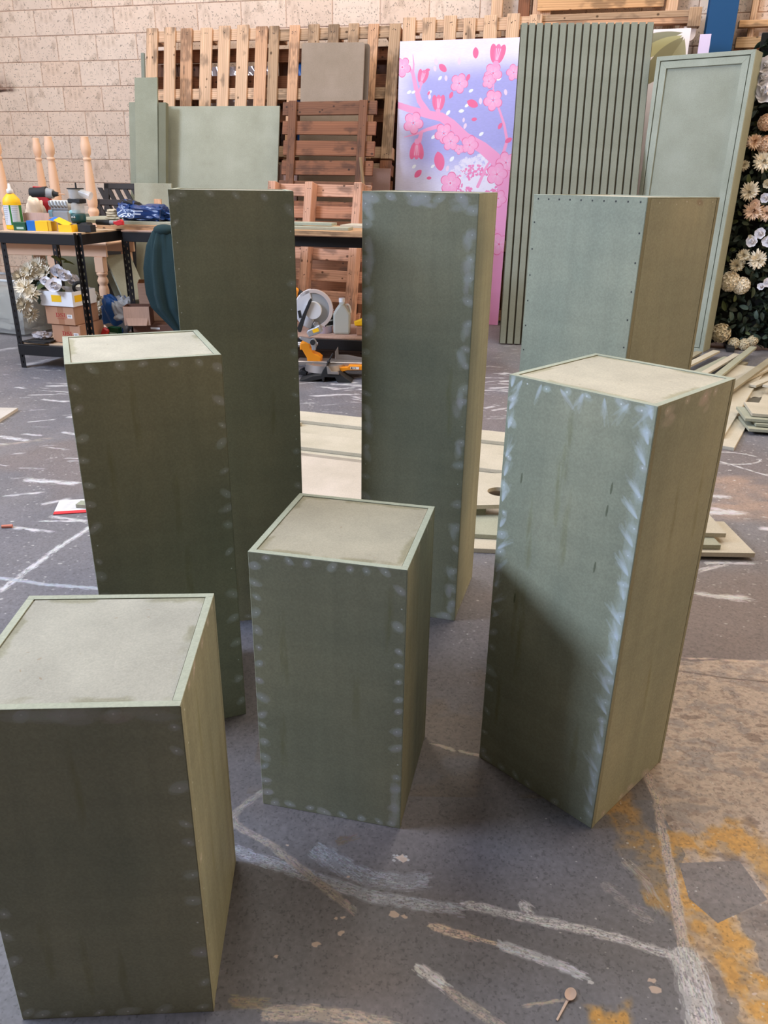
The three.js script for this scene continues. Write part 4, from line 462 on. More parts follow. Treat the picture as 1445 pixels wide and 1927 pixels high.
// ---------------------------------------------------------------- tools and boxes on the left bench
{ let g = thing('glue_bottle', 'yellow glue bottle with green and white label and white spout', 'bottle', benchAt(-2.575, -5.665), R(8));
  part(g, 'bottle', shift(lathe([[0, 0], [0.05, 0], [0.056, 0.006], [0.056, 0.17], [0.052, 0.195], [0.03, 0.222], [0.02, 0.232], [0, 0.232]]).scale(1.05, 1, 0.72), [0, 0, 0]), M.yellow); part(g, 'label', lathe([[0.0565, 0.03], [0.0568, 0.032], [0.0568, 0.155], [0.0565, 0.157]]).scale(1.05, 1, 0.73), std({ map: canvasTex(512, 256, (c) => { c.fillStyle = '#2f7a34'; c.fillRect(0, 0, 512, 256); c.fillStyle = '#dcdde2'; for (const x of [0, 120, 420]) c.fillRect(x, 30, 75, 200); c.fillStyle = '#9aa0a8'; for (let y = 44; y < 220; y += 9) for (const x of [6, 126, 426]) c.fillRect(x, y, 30 + (y * 7 % 33), 3); }), roughness: 0.4 })); part(g, 'cap', lathe([[0, 0.23], [0.021, 0.23], [0.021, 0.255], [0.012, 0.262], [0.007, 0.292], [0, 0.294]]), M.white);
  g = thing('small_box', 'small dark green box in front of the glue bottle', 'box', benchAt(-2.497, -5.585), R(-6)); part(g, 'box', cb(0.085, 0.045, 0.06, 0.002, [0, 0.0225, 0]), M.green); part(g, 'label', cb(0.05, 0.014, 0.001, 0.0003, [0.005, 0.016, 0.0305]), std({ color: tint(176, 204, 190) })); part(g, 'lid', cb(0.087, 0.012, 0.062, 0.002, [0, 0.047, 0]), M.green);
  g = thing('screw_box', 'blue and yellow carton lying closed at the bench edge', 'box', benchAt(-2.355, -5.575), R(-9)); part(g, 'blue_half', cb(0.062, 0.064, 0.07, 0.001, [-0.058, 0.032, 0]), std({ color: tint(30, 110, 196), roughness: 0.4 })); part(g, 'yellow_half', cb(0.092, 0.064, 0.07, 0.001, [0.019, 0.032, 0]), M.yellow); part(g, 'end_flap', cb(0.024, 0.062, 0.068, 0.001, [0.078, 0.031, -0.002]), std({ color: tint(226, 178, 40) }));
  g = thing('screw_box', 'blue and yellow carton with its lid flap raised, beside the router', 'box', benchAt(-2.165, -5.52), R(-14)); part(g, 'tray', [cb(0.1, 0.045, 0.002, 0.0005, [0.01, 0.0225, 0.034]), cb(0.1, 0.045, 0.002, 0.0005, [0.01, 0.0225, -0.034]), cb(0.002, 0.045, 0.07, 0.0005, [-0.04, 0.0225, 0]), cb(0.002, 0.045, 0.07, 0.0005, [0.06, 0.0225, 0]), cb(0.1, 0.002, 0.068, 0.0005, [0.01, 0.001, 0])], M.yellow); part(g, 'flap', cb(0.095, 0.002, 0.07, 0.0005, [-0.022, 0.062, 0.004], [0.25, 0, -0.42]), M.yellow); part(g, 'flap', cb(0.045, 0.002, 0.072, 0.0005, [-0.082, 0.078, 0.004], [0.25, 0, -0.2]), std({ color: tint(40, 112, 200), roughness: 0.4 })); part(g, 'contents', cb(0.08, 0.03, 0.055, 0.004, [0.012, 0.02, 0]), M.rubber);
  g = thing('small_box', 'small black box with a white end label, right end of the bench', 'box', benchAt(-2.03, -5.52, 0.931), R(-14)); part(g, 'box', cb(0.1, 0.045, 0.06, 0.0015, [0, 0.0225, 0]), M.rubber); part(g, 'label', cb(0.001, 0.036, 0.03, 0.0003, [-0.0505, 0.022, 0.012]), M.white);
  g = thing('open_carton', 'open pinkish cardboard carton with a rounded flap, behind the blue box', 'box', benchAt(-2.43, -5.735), R(-8)); part(g, 'wall', [cb(0.17, 0.11, 0.003, 0.0005, [0.02, 0.055, 0.05]), cb(0.17, 0.08, 0.003, 0.0005, [0.02, 0.04, -0.05]), cb(0.003, 0.08, 0.1, 0.0005, [0.105, 0.04, 0]), cb(0.003, 0.09, 0.1, 0.0005, [-0.065, 0.045, 0])], std({ color: tint(222, 184, 166), map: CARD, roughness: 0.9 })); part(g, 'flap', plate([[0, 0], [0.05, 0], [0.05, 0.055], ...circle(0.012, 0.04, 0.02, 6, 1.2, 3.1)], 0.003, 0.0005, [-0.108, 0.05, 0.05]), M.cardLight);
  g = thing('paper_bag', 'crumpled beige paper standing behind the glue bottle', 'paper', benchAt(-2.49, -5.83), 0); part(g, 'paper', crumple(0.13, 0.2, 0.07, 3, 0.25, 0.7), std({ color: tint(226, 204, 178), roughness: 0.9 }));
  g = thing('cordless_drill', 'red and black cordless drill standing on its battery', 'drill', benchAt(-2.47, -5.93), R(-4));
  part(g, 'battery', cb(0.075, 0.06, 0.11, 0.008, [0.012, 0.03, 0]), M.rubber); part(g, 'handle', plate([[-0.02, 0.05], [0.045, 0.05], [0.032, 0.12], [0.05, 0.19], [-0.035, 0.2], [-0.005, 0.12]], 0.042, 0.008, [0, 0, 0.021]), M.rubber); part(g, 'red_shell', plate([[0.0, 0.085], [0.03, 0.1], [0.062, 0.18], [0.045, 0.215], [-0.055, 0.215], [-0.05, 0.19], [0.006, 0.17]], 0.052, 0.006, [0, 0, 0.026]), M.red, 'dark red shell'); part(g, 'motor_body', cyl(0.037, 0.04, 0.12, [-0.018, 0.232, 0], [0, 0, Math.PI / 2 + 0.06]), M.rubber); part(g, 'red_shell', cb(0.07, 0.012, 0.03, 0.004, [-0.02, 0.268, 0], [0, 0, -0.06]), M.red); part(g, 'gearbox', cyl(0.03, 0.038, 0.045, [0.062, 0.228, 0], [0, 0, -Math.PI / 2 - 0.06]), M.grey2); part(g, 'chuck', cyl(0.012, 0.022, 0.04, [0.1, 0.226, 0], [0, 0, -Math.PI / 2]), M.rubber); part(g, 'bit', cyl(0.003, 0.005, 0.05, [0.143, 0.225, 0], [0, 0, -Math.PI / 2]), M.pine2);
  g = thing('power_tool', 'pale grey finned power tool lying between the drill and router', 'tool', benchAt(-2.30, -5.84), R(-8)); part(g, 'body', cb(0.15, 0.13, 0.1, 0.018, [0, 0.065, 0]), M.grey2); part(g, 'vent_cap', cb(0.16, 0.045, 0.11, 0.014, [0, 0.165, 0]), M.palegrey); for (let i = 0; i < 6; i++) part(g, 'fin', cb(0.012, 0.04, 0.012, 0.003, [-0.062 + i * 0.025, 0.165, 0.055], [0, 0, 0.25]), M.grey2); part(g, 'side_panel', cb(0.04, 0.11, 0.104, 0.008, [-0.068, 0.07, 0.001]), std({ color: tint(124, 160, 172) })); part(g, 'stand', cb(0.13, 0.02, 0.09, 0.003, [0, 0.136, 0]), M.grey2);
  g = thing('trim_router', 'black and teal trim router standing upside down with clear dust spout', 'router', benchAt(-2.118, -5.64), R(-10));
  part(g, 'base_foot', cb(0.085, 0.055, 0.075, 0.008, [0.035, 0.0275, 0]), M.rubber); part(g, 'motor_body', lathe([[0, 0.05], [0.045, 0.05], [0.05, 0.07], [0.05, 0.1], [0.042, 0.115], [0, 0.115]], [-0.005, 0, 0]), M.teal); part(g, 'teal_cap', cb(0.07, 0.03, 0.05, 0.01, [-0.02, 0.118, 0.01]), std({ color: tint(150, 196, 196) })); for (const x of [-0.02, -0.004]) part(g, 'lamp', ball(0.006, [x, 0.088, 0.05]), M.palegrey); part(g, 'clear_cage', lathe([[0.04, 0.11], [0.043, 0.112], [0.043, 0.18], [0.04, 0.182]]), M.milky, 'clear plastic cage'); part(g, 'collar', cb(0.095, 0.03, 0.085, 0.006, [0, 0.19, 0]), M.rubber); part(g, 'dust_hood', lathe([[0.038, 0.2], [0.046, 0.205], [0.05, 0.262], [0.048, 0.264], [0.036, 0.204]]), M.milky, 'clear plastic hood'); part(g, 'dust_spout', cyl(0.022, 0.027, 0.085, [0.072, 0.235, 0.01], [0, 0, Math.PI / 2 - 0.32]), M.milky); part(g, 'top_plate', cyl(0.055, 0.055, 0.006, [0, 0.268, 0]), M.rubber); part(g, 'bit', cyl(0.005, 0.006, 0.035, [0.006, 0.288, 0], [0, 0, 0], 10), M.rubber);
  g = thing('bar_clamp', 'dark handled tool with a bright red jaw lying at the bench corner', 'clamp', [-1.94, 0.9625, -5.73], R(-10)); part(g, 'handle', cyl(0.017, 0.019, 0.1, [-0.05, 0.019, 0], [0, 0, Math.PI / 2]), M.rubber); part(g, 'ferrule', cyl(0.013, 0.016, 0.03, [0.015, 0.019, 0], [0, 0, -Math.PI / 2]), M.grey2); part(g, 'jaw', plate([[0.03, 0.012], [0.06, 0.0], [0.1, 0.006], [0.1, 0.03], [0.085, 0.042], [0.05, 0.03], [0.03, 0.026]], 0.03, 0.004, [0, 0, 0.015]), std({ color: tint(206, 40, 44), roughness: 0.4 }));
  g = thing('work_gloves', 'folded cream work gloves beside the blue bag', 'gloves', [-2.02, 0.985, -6.05], R(-10)); for (let i = 0; i < 4; i++) part(g, 'glove', crumple(0.11 - 0.012 * i, 0.022, 0.08, 20 + i, 0.12, 0.6), M.cream).position.set(0.006 * (i % 2), i * 0.017, 0); for (let i = 0; i < 4; i++) { const m = part(g, 'finger', new THREE.CapsuleGeometry(0.009, 0.03, 4, 8), M.cream); m.rotation.z = Math.PI / 2; m.position.set(0.05, 0.012 + i * 0.017, 0.03 - 0.012 * i); }
  g = thing('plastic_bag', 'dark blue plastic sack with white print, slumped on the MDF sheet', 'bag', [-1.78, 0.984, -6.02], R(-14)); const bagTex = canvasTex(512, 256, (c) => { c.fillStyle = '#16386f'; c.fillRect(0, 0, 512, 256); c.fillStyle = '#d4dcea'; c.font = 'bold 30px sans-serif'; c.fillText('GR', 60, 150); c.fillRect(105, 118, 26, 5); c.fillRect(105, 130, 22, 5); c.strokeStyle = '#d4dcea'; c.lineWidth = 3; c.strokeRect(50, 112, 62, 50); });
  const bm = std({ map: bagTex, roughness: 0.28 }); part(g, 'bag_body', shift(crumple(0.33, 0.11, 0.2, 5, 0.3, 0.55), [0.03, 0, 0]), bm); part(g, 'bag_neck', shift(crumple(0.13, 0.13, 0.13, 9, 0.35, 0.6), [-0.11, 0, 0.01]), bm); part(g, 'bag_tail', shift(crumple(0.2, 0.06, 0.14, 12, 0.4, 0.6, 3), [0.24, 0, -0.04]), std({ color: tint(66, 100, 168), roughness: 0.3 })); part(g, 'dark_flap', shift(crumple(0.12, 0.03, 0.12, 14, 0.3, 0.6), [-0.1, 0.105, 0.0], [0, 0, -0.3]), M.rubber);
}
// ---------------------------------------------------------------- on the bench shelves
{ const dsl = (w, h) => canvasTex(512, 320, (c) => { c.fillStyle = '#b98c6e'; c.fillRect(0, 0, 512, 320); c.fillStyle = '#a67455'; c.fillRect(215, 0, 110, 320); c.fillStyle = '#a32c2c'; c.font = 'bold 105px serif'; c.fillText('DSL', 175, 185); c.fillRect(190, 205, 170, 6); c.fillRect(200, 220, 150, 3); c.fillStyle = '#e9e6e4'; c.fillRect(385, 130, 90, 70); c.fillStyle = '#777'; for (let i = 0; i < 12; i++) c.fillRect(398 + i * 5, 145, 2 + (i * 7 % 3), 34); });
  const cartons = (label, x, y, z, yaw, mat) => { const g = thing('cardboard_box', label, 'box', [x, y, z], R(yaw)); part(g, 'carton', cb(0.235, 0.124, 0.27, 0.003, [0, 0.062, -0.135]), M.card); part(g, 'printed_front', cb(0.229, 0.12, 0.001, 0.0003, [0, 0.062, 0.0005], null, true), mat); part(g, 'lid_flap', [cb(0.116, 0.003, 0.268, 0.001, [-0.0585, 0.1255, -0.135]), cb(0.116, 0.003, 0.268, 0.001, [0.0585, 0.1255, -0.135])], M.card); return g; };
  const t = std({ map: dsl(), roughness: 0.9 }); cartons('brown carton with red lettering, lower of the stack on the left bench shelf', -2.265, 0.184, -5.51, -16, t); cartons('brown carton with red lettering and white sticker, upper one under the white box', -2.29, 0.3125, -5.505, -16, t);
  let g = thing('white_box', 'open white carton with a yellow label on top of the brown cartons', 'box', [-2.295, 0.441, -5.495], R(-16)); const wl = [cb(0.262, 0.1, 0.003, 0.0006, [0, 0.05, 0]), cb(0.262, 0.1, 0.003, 0.0006, [0, 0.05, -0.26]), cb(0.003, 0.1, 0.26, 0.0006, [0.13, 0.05, -0.13]), cb(0.003, 0.1, 0.26, 0.0006, [-0.13, 0.05, -0.13]), cb(0.26, 0.003, 0.26, 0.0006, [0, 0.0015, -0.13])]; part(g, 'wall', wl, M.white); part(g, 'label', cb(0.08, 0.045, 0.001, 0.0003, [0.0, 0.052, 0.0022]), M.yellow, 'yellow label'); part(g, 'label', cb(0.001, 0.045, 0.08, 0.0003, [0.1322, 0.052, -0.06]), M.yellow); part(g, 'tab', cb(0.036, 0.03, 0.002, 0.0005, [-0.02, 0.108, 0.002]), M.white);
  g = thing('black_folder', 'thin black boards lying on the left bench shelf, beside the cartons', 'boards', [-2.475, 0.184, -5.56], R(-20)); part(g, 'board', cb(0.2, 0.008, 0.16, 0.001, [0, 0.004, 0]), M.rubber); part(g, 'board', cb(0.17, 0.008, 0.14, 0.001, [0.03, 0.012, 0.0], [0, 0.2, 0]), M.rubber);
  g = thing('plastic_pouch', 'grey crumpled plastic pouch on the black boards', 'bag', [-2.475, 0.201, -5.585], R(-20)); part(g, 'pouch', crumple(0.13, 0.045, 0.09, 31, 0.35, 0.7), std({ color: tint(176, 168, 168), roughness: 0.35 }));
  g = thing('tape_roll', 'roll of black tape standing in the white box', 'tape', [-2.155, 0.56, -5.57], R(30)); part(g, 'roll', shift(new THREE.TorusGeometry(0.036, 0.012, 12, 28), [0, 0, 0], [0.3, 0, 0]), M.rubber);
  g = thing('flower_bunch', 'bunch of cream lilies and white roses spilling over the white box', 'flowers', [-2.36, 0.46, -5.62]); srand(51);
  for (let i = 0; i < 34; i++) { const a = rr(0, 6.28), r = rr(0.02, 0.17); plant(g, 'leaf', LEAF, LEAFM[(rnd() * 5) | 0], [Math.cos(a) * r - 0.04, rr(0.02, 0.2), Math.sin(a) * r * 0.7], [Math.cos(a), rr(0.2, 1), Math.sin(a)], rr(0.7, 1.3)); }
  for (const [x, y, z, k, s] of [[-0.19, 0.16, 0.05, 0, 1.1], [-0.13, 0.2, 0.03, 0, 1.2], [-0.08, 0.23, 0, 0, 1.2], [-0.03, 0.19, 0.02, 0, 1.1], [-0.15, 0.1, 0.1, 0, 1.2], [-0.1, 0.06, 0.12, 0, 1.0], [-0.2, -0.03, 0.04, 0, 1.2], [-0.17, -0.1, 0.02, 0, 1], [0.06, 0.2, 0.03, 1, 0.9], [0.12, 0.17, 0.06, 1, 0.95], [0.07, 0.11, 0.13, 1, 1.15], [0.16, 0.14, 0.03, 1, 0.9], [0.0, 0.14, 0.1, 1, 0.7]]) plant(g, 'flower', k ? ROSE : CHRYS, k ? PET.white : PET.cream, [x, y, z], [x * 2, 0.5, 0.9], s * 1.05);
  for (const [x, y] of [[0.06, 0.28], [0.1, 0.26], [0.02, 0.3]]) plant(g, 'leaf', LEAF, LEAFM[3], [x, y, 0], [x, 1, 0.4], 1);
  part(g, 'stem', [tube([[0, 0, 0], [-0.05, 0.1, 0], [-0.1, 0.2, 0]], 0.005, 8, 6), tube([[0.03, 0, 0.02], [0.06, 0.12, 0.02], [0.07, 0.26, 0]], 0.004, 8, 6)], LEAFM[0]);
  g = thing('flower_bunch', 'rounded bunch of cream hydrangeas on the floor behind the left bench', 'flowers', [-2.42, 0, -6.32]); part(g, 'stem', cyl(0.02, 0.03, 0.34, [0, 0.17, 0]), LEAFM[0]); for (const [x, y, z] of [[0, 0.42, 0.02], [0.07, 0.38, 0.04], [-0.06, 0.37, 0.05], [0.02, 0.36, 0.09], [0.12, 0.33, 0.03]]) plant(g, 'flower', HYDRA, PET.cream, [x, y, z], [x, 0.7, 0.7], 1.3); for (let i = 0; i < 10; i++) plant(g, 'leaf', LEAF, LEAFM[(rnd() * 5) | 0], [rr(-0.1, 0.16), rr(0.24, 0.4), rr(-0.03, 0.08)], [rr(-1, 1), 0.6, 0.6], 1);
  g = thing('carrier_bag', 'blue and white carrier bag stuffed on the bench shelf', 'bag', [-2.03, 0.184, -5.92], R(-10)); const stripe = canvasTex(256, 256, (c) => { c.fillStyle = '#2f6fc4'; c.fillRect(0, 0, 256, 256); c.fillStyle = '#dfe6ee'; c.fillRect(90, 0, 60, 256); c.fillRect(0, 150, 256, 30); c.fillRect(190, 0, 26, 110); }); part(g, 'bag_body', crumple(0.2, 0.27, 0.13, 41, 0.35, 0.6), std({ map: stripe, roughness: 0.35 })); part(g, 'bag_fold', shift(crumple(0.14, 0.16, 0.12, 44, 0.4, 0.6), [0.07, 0.1, 0.03]), std({ color: tint(206, 214, 224), roughness: 0.4 }));
  g = thing('small_box', 'small green box with pale print in front of the carrier bag', 'box', [-2.015, 0.184, -5.78], R(-14)); part(g, 'box', cb(0.085, 0.07, 0.05, 0.002, [0, 0.035, 0], [0, 0, -0.06]), M.green); part(g, 'label', cb(0.06, 0.02, 0.001, 0.0003, [0, 0.022, 0.0255], [0, 0, -0.06]), std({ color: tint(186, 214, 200) }));
  g = thing('hand_tool', 'red and yellow hand tool lying on the bench shelf', 'tool', [-2.03, 0.184, -5.66], R(-12)); part(g, 'grip', cb(0.05, 0.08, 0.03, 0.01, [-0.02, 0.045, 0], [0, 0, -0.5]), M.red); part(g, 'body', cb(0.09, 0.028, 0.035, 0.008, [0.04, 0.02, 0.01]), M.yellow); part(g, 'knob', ball(0.016, [0.085, 0.02, 0.015]), M.rubber);
  const openBox = (label, x, y, z, yaw, w, h, d, mat) => { const g = thing('cardboard_box', label, 'box', [x, y, z], R(yaw)); part(g, 'wall', cb(w, h, 0.004, 0.0008, [0, h / 2, d / 2]), M.cardLight); part(g, 'wall', cb(w, h, 0.004, 0.0008, [0, h / 2, -d / 2]), mat); part(g, 'wall', cb(0.004, h, d, 0.0008, [w / 2, h / 2, 0]), mat); part(g, 'wall', cb(0.004, h, d, 0.0008, [-w / 2, h / 2, 0]), mat); part(g, 'bottom', cb(w, 0.004, d, 0.0008, [0, 0.002, 0]), mat); return g; };
  openBox('larger open cardboard box at the back of the shelf, beside the hanging hoodie', -1.71, 0.30, -5.92, 14, 0.26, 0.27, 0.24, M.card); const ob = openBox('open cardboard box tipped forward with its end flap hanging out', -1.79, 0.30, -5.67, 6, 0.18, 0.13, 0.15, M.cardDark); part(ob, 'flap', plate([[-0.065, 0], [0.065, 0], [0.085, 0.085], [-0.085, 0.085]], 0.003, 0.0005, [0, 0.0, 0.09], [-0.25, 0, 0]), M.cardLight);
  g = thing('cardboard_box', 'flat brown carton under the open boxes on the bench shelf', 'box', [-1.645, 0.238, -5.84], R(-8)); part(g, 'carton', cb(0.34, 0.058, 0.4, 0.003, [0, 0.03, 0]), M.cardDark); part(g, 'label', cb(0.07, 0.014, 0.001, 0.0003, [0, 0.035, 0.2005]), M.white);
}
{ // dark green hoodie hung over the corner of the second bench
  const g = thing('hoodie', 'dark green hooded sweatshirt hanging from the bench corner, left of the tall plinth', 'clothing', [-1.53, 0.2, -5.60]); const prof = [[1.0, 0.05, -0.01], [0.96, 0.082, -0.006], [0.85, 0.108, -0.01], [0.65, 0.125, -0.02], [0.42, 0.135, -0.01], [0.3, 0.125, 0.0], [0.2, 0.095, 0.03], [0.1, 0.06, 0.06], [0.03, 0.042, 0.08], [0.0, 0.036, 0.085]];
  const N = 60, S = 48, pos = [], ix = [], uv = []; const at = (v) => { let i = 0; while (i < prof.length - 2 && prof[i + 1][0] > v) i++; const a = prof[i], b = prof[i + 1], t = (v - a[0]) / (b[0] - a[0]); return [a[1] + (b[1] - a[1]) * t, a[2] + (b[2] - a[2]) * t]; };
  for (let j = 0; j <= N; j++) { const v = 1 - j / N, [w, o] = at(v); for (let i = 0; i <= S; i++) { const a = i / S * 6.2832, f = 0.92 + 0.2 * Math.sin(a * 6 + v * 1.4 + 1) * smooth(1.02, 0.8, v) + 0.1 * Math.sin(a * 11 - v * 2) + 0.05 * (fbm(Math.cos(a) * 2 + 5, v * 6, 2) - 0.5); pos.push(o + Math.cos(a) * w * f, v * 0.76, Math.sin(a) * w * 0.55 * f); uv.push(i / S * 0.5, v * 0.7); } }
  for (let j = 0; j < N; j++) for (let i = 0; i < S; i++) { const a = j * (S + 1) + i; ix.push(a, a + 1, a + S + 1, a + 1, a + S + 2, a + S + 1); }
  const q = new THREE.BufferGeometry(); q.setAttribute('position', new THREE.Float32BufferAttribute(pos, 3)); q.setAttribute('uv', new THREE.Float32BufferAttribute(uv, 2)); q.setIndex(ix); q.computeVertexNormals(); const fm = std({ color: tint(36, 66, 70), map: FABRIC, roughness: 0.95, side: THREE.DoubleSide }); part(g, 'body', q, fm);
  part(g, 'cuff', lathe([[0.03, -0.05], [0.036, -0.04], [0.036, 0.0], [0.04, 0.01]], [0.085, 0.02, 0]), fm); part(g, 'care_tag', cb(0.026, 0.05, 0.002, 0.0005, [0.07, -0.05, 0.03], [0, 0, 0.2]), M.white); part(g, 'hood', ball(0.07, [0.0, 0.745, 0], [1.1, 0.55, 0.8]), fm); }
// ---------------------------------------------------------------- behind the left bench
const TURN = (L) => [[0, 0], [0.028, 0], [0.03, 0.004], [0.03, 0.03], [0.036, 0.05], [0.04, 0.09], [0.036, 0.125], [0.022, 0.15], [0.03, 0.157], [0.033, 0.166], [0.03, 0.175], [0.024, 0.18], [0.028, 0.2], [0.037, 0.32], [0.042, L - 0.27], [0.036, L - 0.235], [0.03, L - 0.228], [0.042, L - 0.21], [0.045, L - 0.19], [0.036, L - 0.165], [0.032, L - 0.155], [0.044, L - 0.142], [0.046, L - 0.132], [0.04, L - 0.12], [0, L - 0.12]];
function turnedLeg(g, x, z, y, L, up, name = 'leg', s = 1) { const m = new THREE.Group(); m.name = name; g.add(m); part(m, 'turned_shaft', lathe(TURN(L)), M.turned); part(m, 'square_head', cb(0.078, 0.125, 0.078, 0.006, [0, L - 0.0625, 0]), M.turned); m.scale.set(s, 1, s); if (up) { m.rotation.x = Math.PI; m.position.set(x, y + L, z); } else m.position.set(x, y, z); return m; }
{ let g = thing('wooden_table', 'pale wooden table with turned legs behind the left workbench', 'table', [-2.95, 0, -7.05], R(-6)); part(g, 'apron', cb(1.3, 0.1, 0.025, 0.004, [0, 0.71, 0.26]), M.turned); part(g, 'apron', cb(1.3, 0.1, 0.025, 0.004, [0, 0.71, -0.3]), M.turned); part(g, 'table_top', cb(1.42, 0.026, 0.75, 0.01, [0, 0.773, 0]), M.turned); for (const [x, z] of [[-0.6, 0.25], [0.17, 0.25], [0.58, 0.25], [-0.25, -0.28], [0.58, -0.28]]) turnedLeg(g, x, z, 0, 0.66, false);
  g = thing('upturned_table', 'upturned small table with four turned legs pointing up against the block wall', 'table', [-2.93, 0.787, -7.1], R(-6)); part(g, 'table_top', cb(0.95, 0.025, 0.5, 0.006, [0, 0.0125, 0]), M.turned); for (const [x, z, s] of [[-0.25, 0.2, 0.95], [-0.1, -0.16, 0.85], [0.16, 0.12, 1], [0.49, 0.16, 1]]) { const m = turnedLeg(g, x, z, 0.025, 0.76, false, 'leg', s); m.rotation.x = Math.PI; m.position.y = 0.785; m.position.z = z; m.rotation.order = 'ZYX'; m.rotation.z = 0.03; m.scale.set(s, 1, s); m.rotation.x = 0; m.rotation.z = Math.PI * 0; m.traverse((o) => o); }
  for (const m of g.children.filter((c) => c.name === 'leg')) { m.rotation.set(Math.PI, 0, 0); m.position.y = 0.025 + 0.757; }
  g = leaning('black_slat_frame', 'black wooden frame with diagonal slats leaning behind the turned legs', 'slatted frame', -2.42, -7.52, -12, 12, 0.03); const bl = std({ color: tint(48, 44, 44), roughness: 0.7 }); const w = 0.62, h = 1.24; part(g, 'frame_rail', cb(w, 0.05, 0.03, 0.003, [0, h - 0.025, -0.015]), bl); part(g, 'frame_rail', cb(w, 0.05, 0.03, 0.003, [0, 0.9, -0.015]), bl); for (const s of [-1, 1]) part(g, 'frame_stile', cb(0.05, h, 0.03, 0.003, [s * (w / 2 - 0.025), h / 2, -0.015]), bl); for (let i = 0; i < 7; i++) part(g, 'slat', plate([[0, 0.9], [0.045, 0.9], [-0.135, 1.2], [-0.18, 1.2]], 0.02, 0.002, [-0.2 + i * 0.085, 0, -0.004]), bl); part(g, 'lower_panel', cb(w - 0.1, 0.86, 0.012, 0.002, [0, 0.45, -0.02]), bl);
  g = leaning('black_slat_frame', 'second black slatted frame standing lower at left of the first', 'slatted frame', -2.60, -7.44, -12, 10, 0.03); part(g, 'frame_rail', cb(0.3, 0.05, 0.03, 0.003, [0, 1.07, -0.015]), bl); part(g, 'frame_stile', cb(0.05, 1.09, 0.03, 0.003, [-0.125, 0.545, -0.015]), bl); for (let i = 0; i < 3; i++) part(g, 'slat', plate([[0, 0.8], [0.045, 0.8], [-0.1, 1.05], [-0.145, 1.05]], 0.02, 0.002, [i * 0.085, 0, -0.004]), bl); part(g, 'lower_panel', cb(0.24, 0.8, 0.012, 0.002, [0, 0.4, -0.02]), bl);
  g = thing('mdf_box', 'open green MDF box form tipped on edge under the wooden table', 'box', [-2.38, 0.02, -7.28], R(-35)); const q = [0, 0, 0.5]; part(g, 'panel', cb(0.42, 0.42, 0.018, 0.001, [0, 0.34, 0], q), M.mdf); part(g, 'panel', cb(0.42, 0.018, 0.26, 0.001, [0.1, 0.156, 0.13], q), M.mdfDark); part(g, 'panel', cb(0.018, 0.42, 0.26, 0.001, [0.184, 0.44, 0.13], q), M.mdfSheet);
  board('mdf_sheet', 'green MDF sheet standing behind the table legs, with a dark mark', -3.05, -7.85, -12, 6, 1.0, 0.95, 0.018, M.mdfDark);
  g = thing('storage_bin', 'clear plastic storage crate full of pale packing under the table', 'crate', [-3.30, 0, -6.95], R(-20)); part(g, 'wall', [plate([[-0.28, 0.02], [0.28, 0.02], [0.32, 0.46], [-0.32, 0.46]], 0.006, 0.001, [0, 0, 0.2]), plate([[-0.28, 0.02], [0.28, 0.02], [0.32, 0.46], [-0.32, 0.46]], 0.006, 0.001, [0, 0, -0.2]), cb(0.006, 0.44, 0.4, 0.001, [0.3, 0.24, 0], [0, 0, -0.09]), cb(0.006, 0.44, 0.4, 0.001, [-0.3, 0.24, 0], [0, 0, 0.09]), cb(0.56, 0.006, 0.4, 0.001, [0, 0.02, 0])], M.bin, 'cloudy clear plastic'); part(g, 'rim', [cb(0.66, 0.02, 0.02, 0.004, [0, 0.46, 0.2]), cb(0.66, 0.02, 0.02, 0.004, [0, 0.46, -0.2]), cb(0.02, 0.02, 0.42, 0.004, [0.32, 0.46, 0]), cb(0.02, 0.02, 0.42, 0.004, [-0.32, 0.46, 0])], M.palegrey);
  part(thing('packing', 'pale crumpled packing heaped in the clear crate', 'packing', [-3.30, 0.03, -6.95]), 'packing_bag', shift(crumple(0.5, 0.4, 0.34, 71, 0.25, 0.5), [0, 0, 0], [0, R(-20), 0]), std({ color: tint(206, 200, 186), roughness: 0.6 })); g = thing('ribbon_bow', 'white ribbon bow on the packing in the clear crate', 'ribbon', [-3.14, 0.44, -6.84]); for (const a of [0.4, 2.2, 3.9, 5.2]) part(g, 'loop', shift(petalGeo(0.13, 0.05, 0.3, 0.4), [0, 0, 0], [-0.7, a, 0]), PET.white);
}
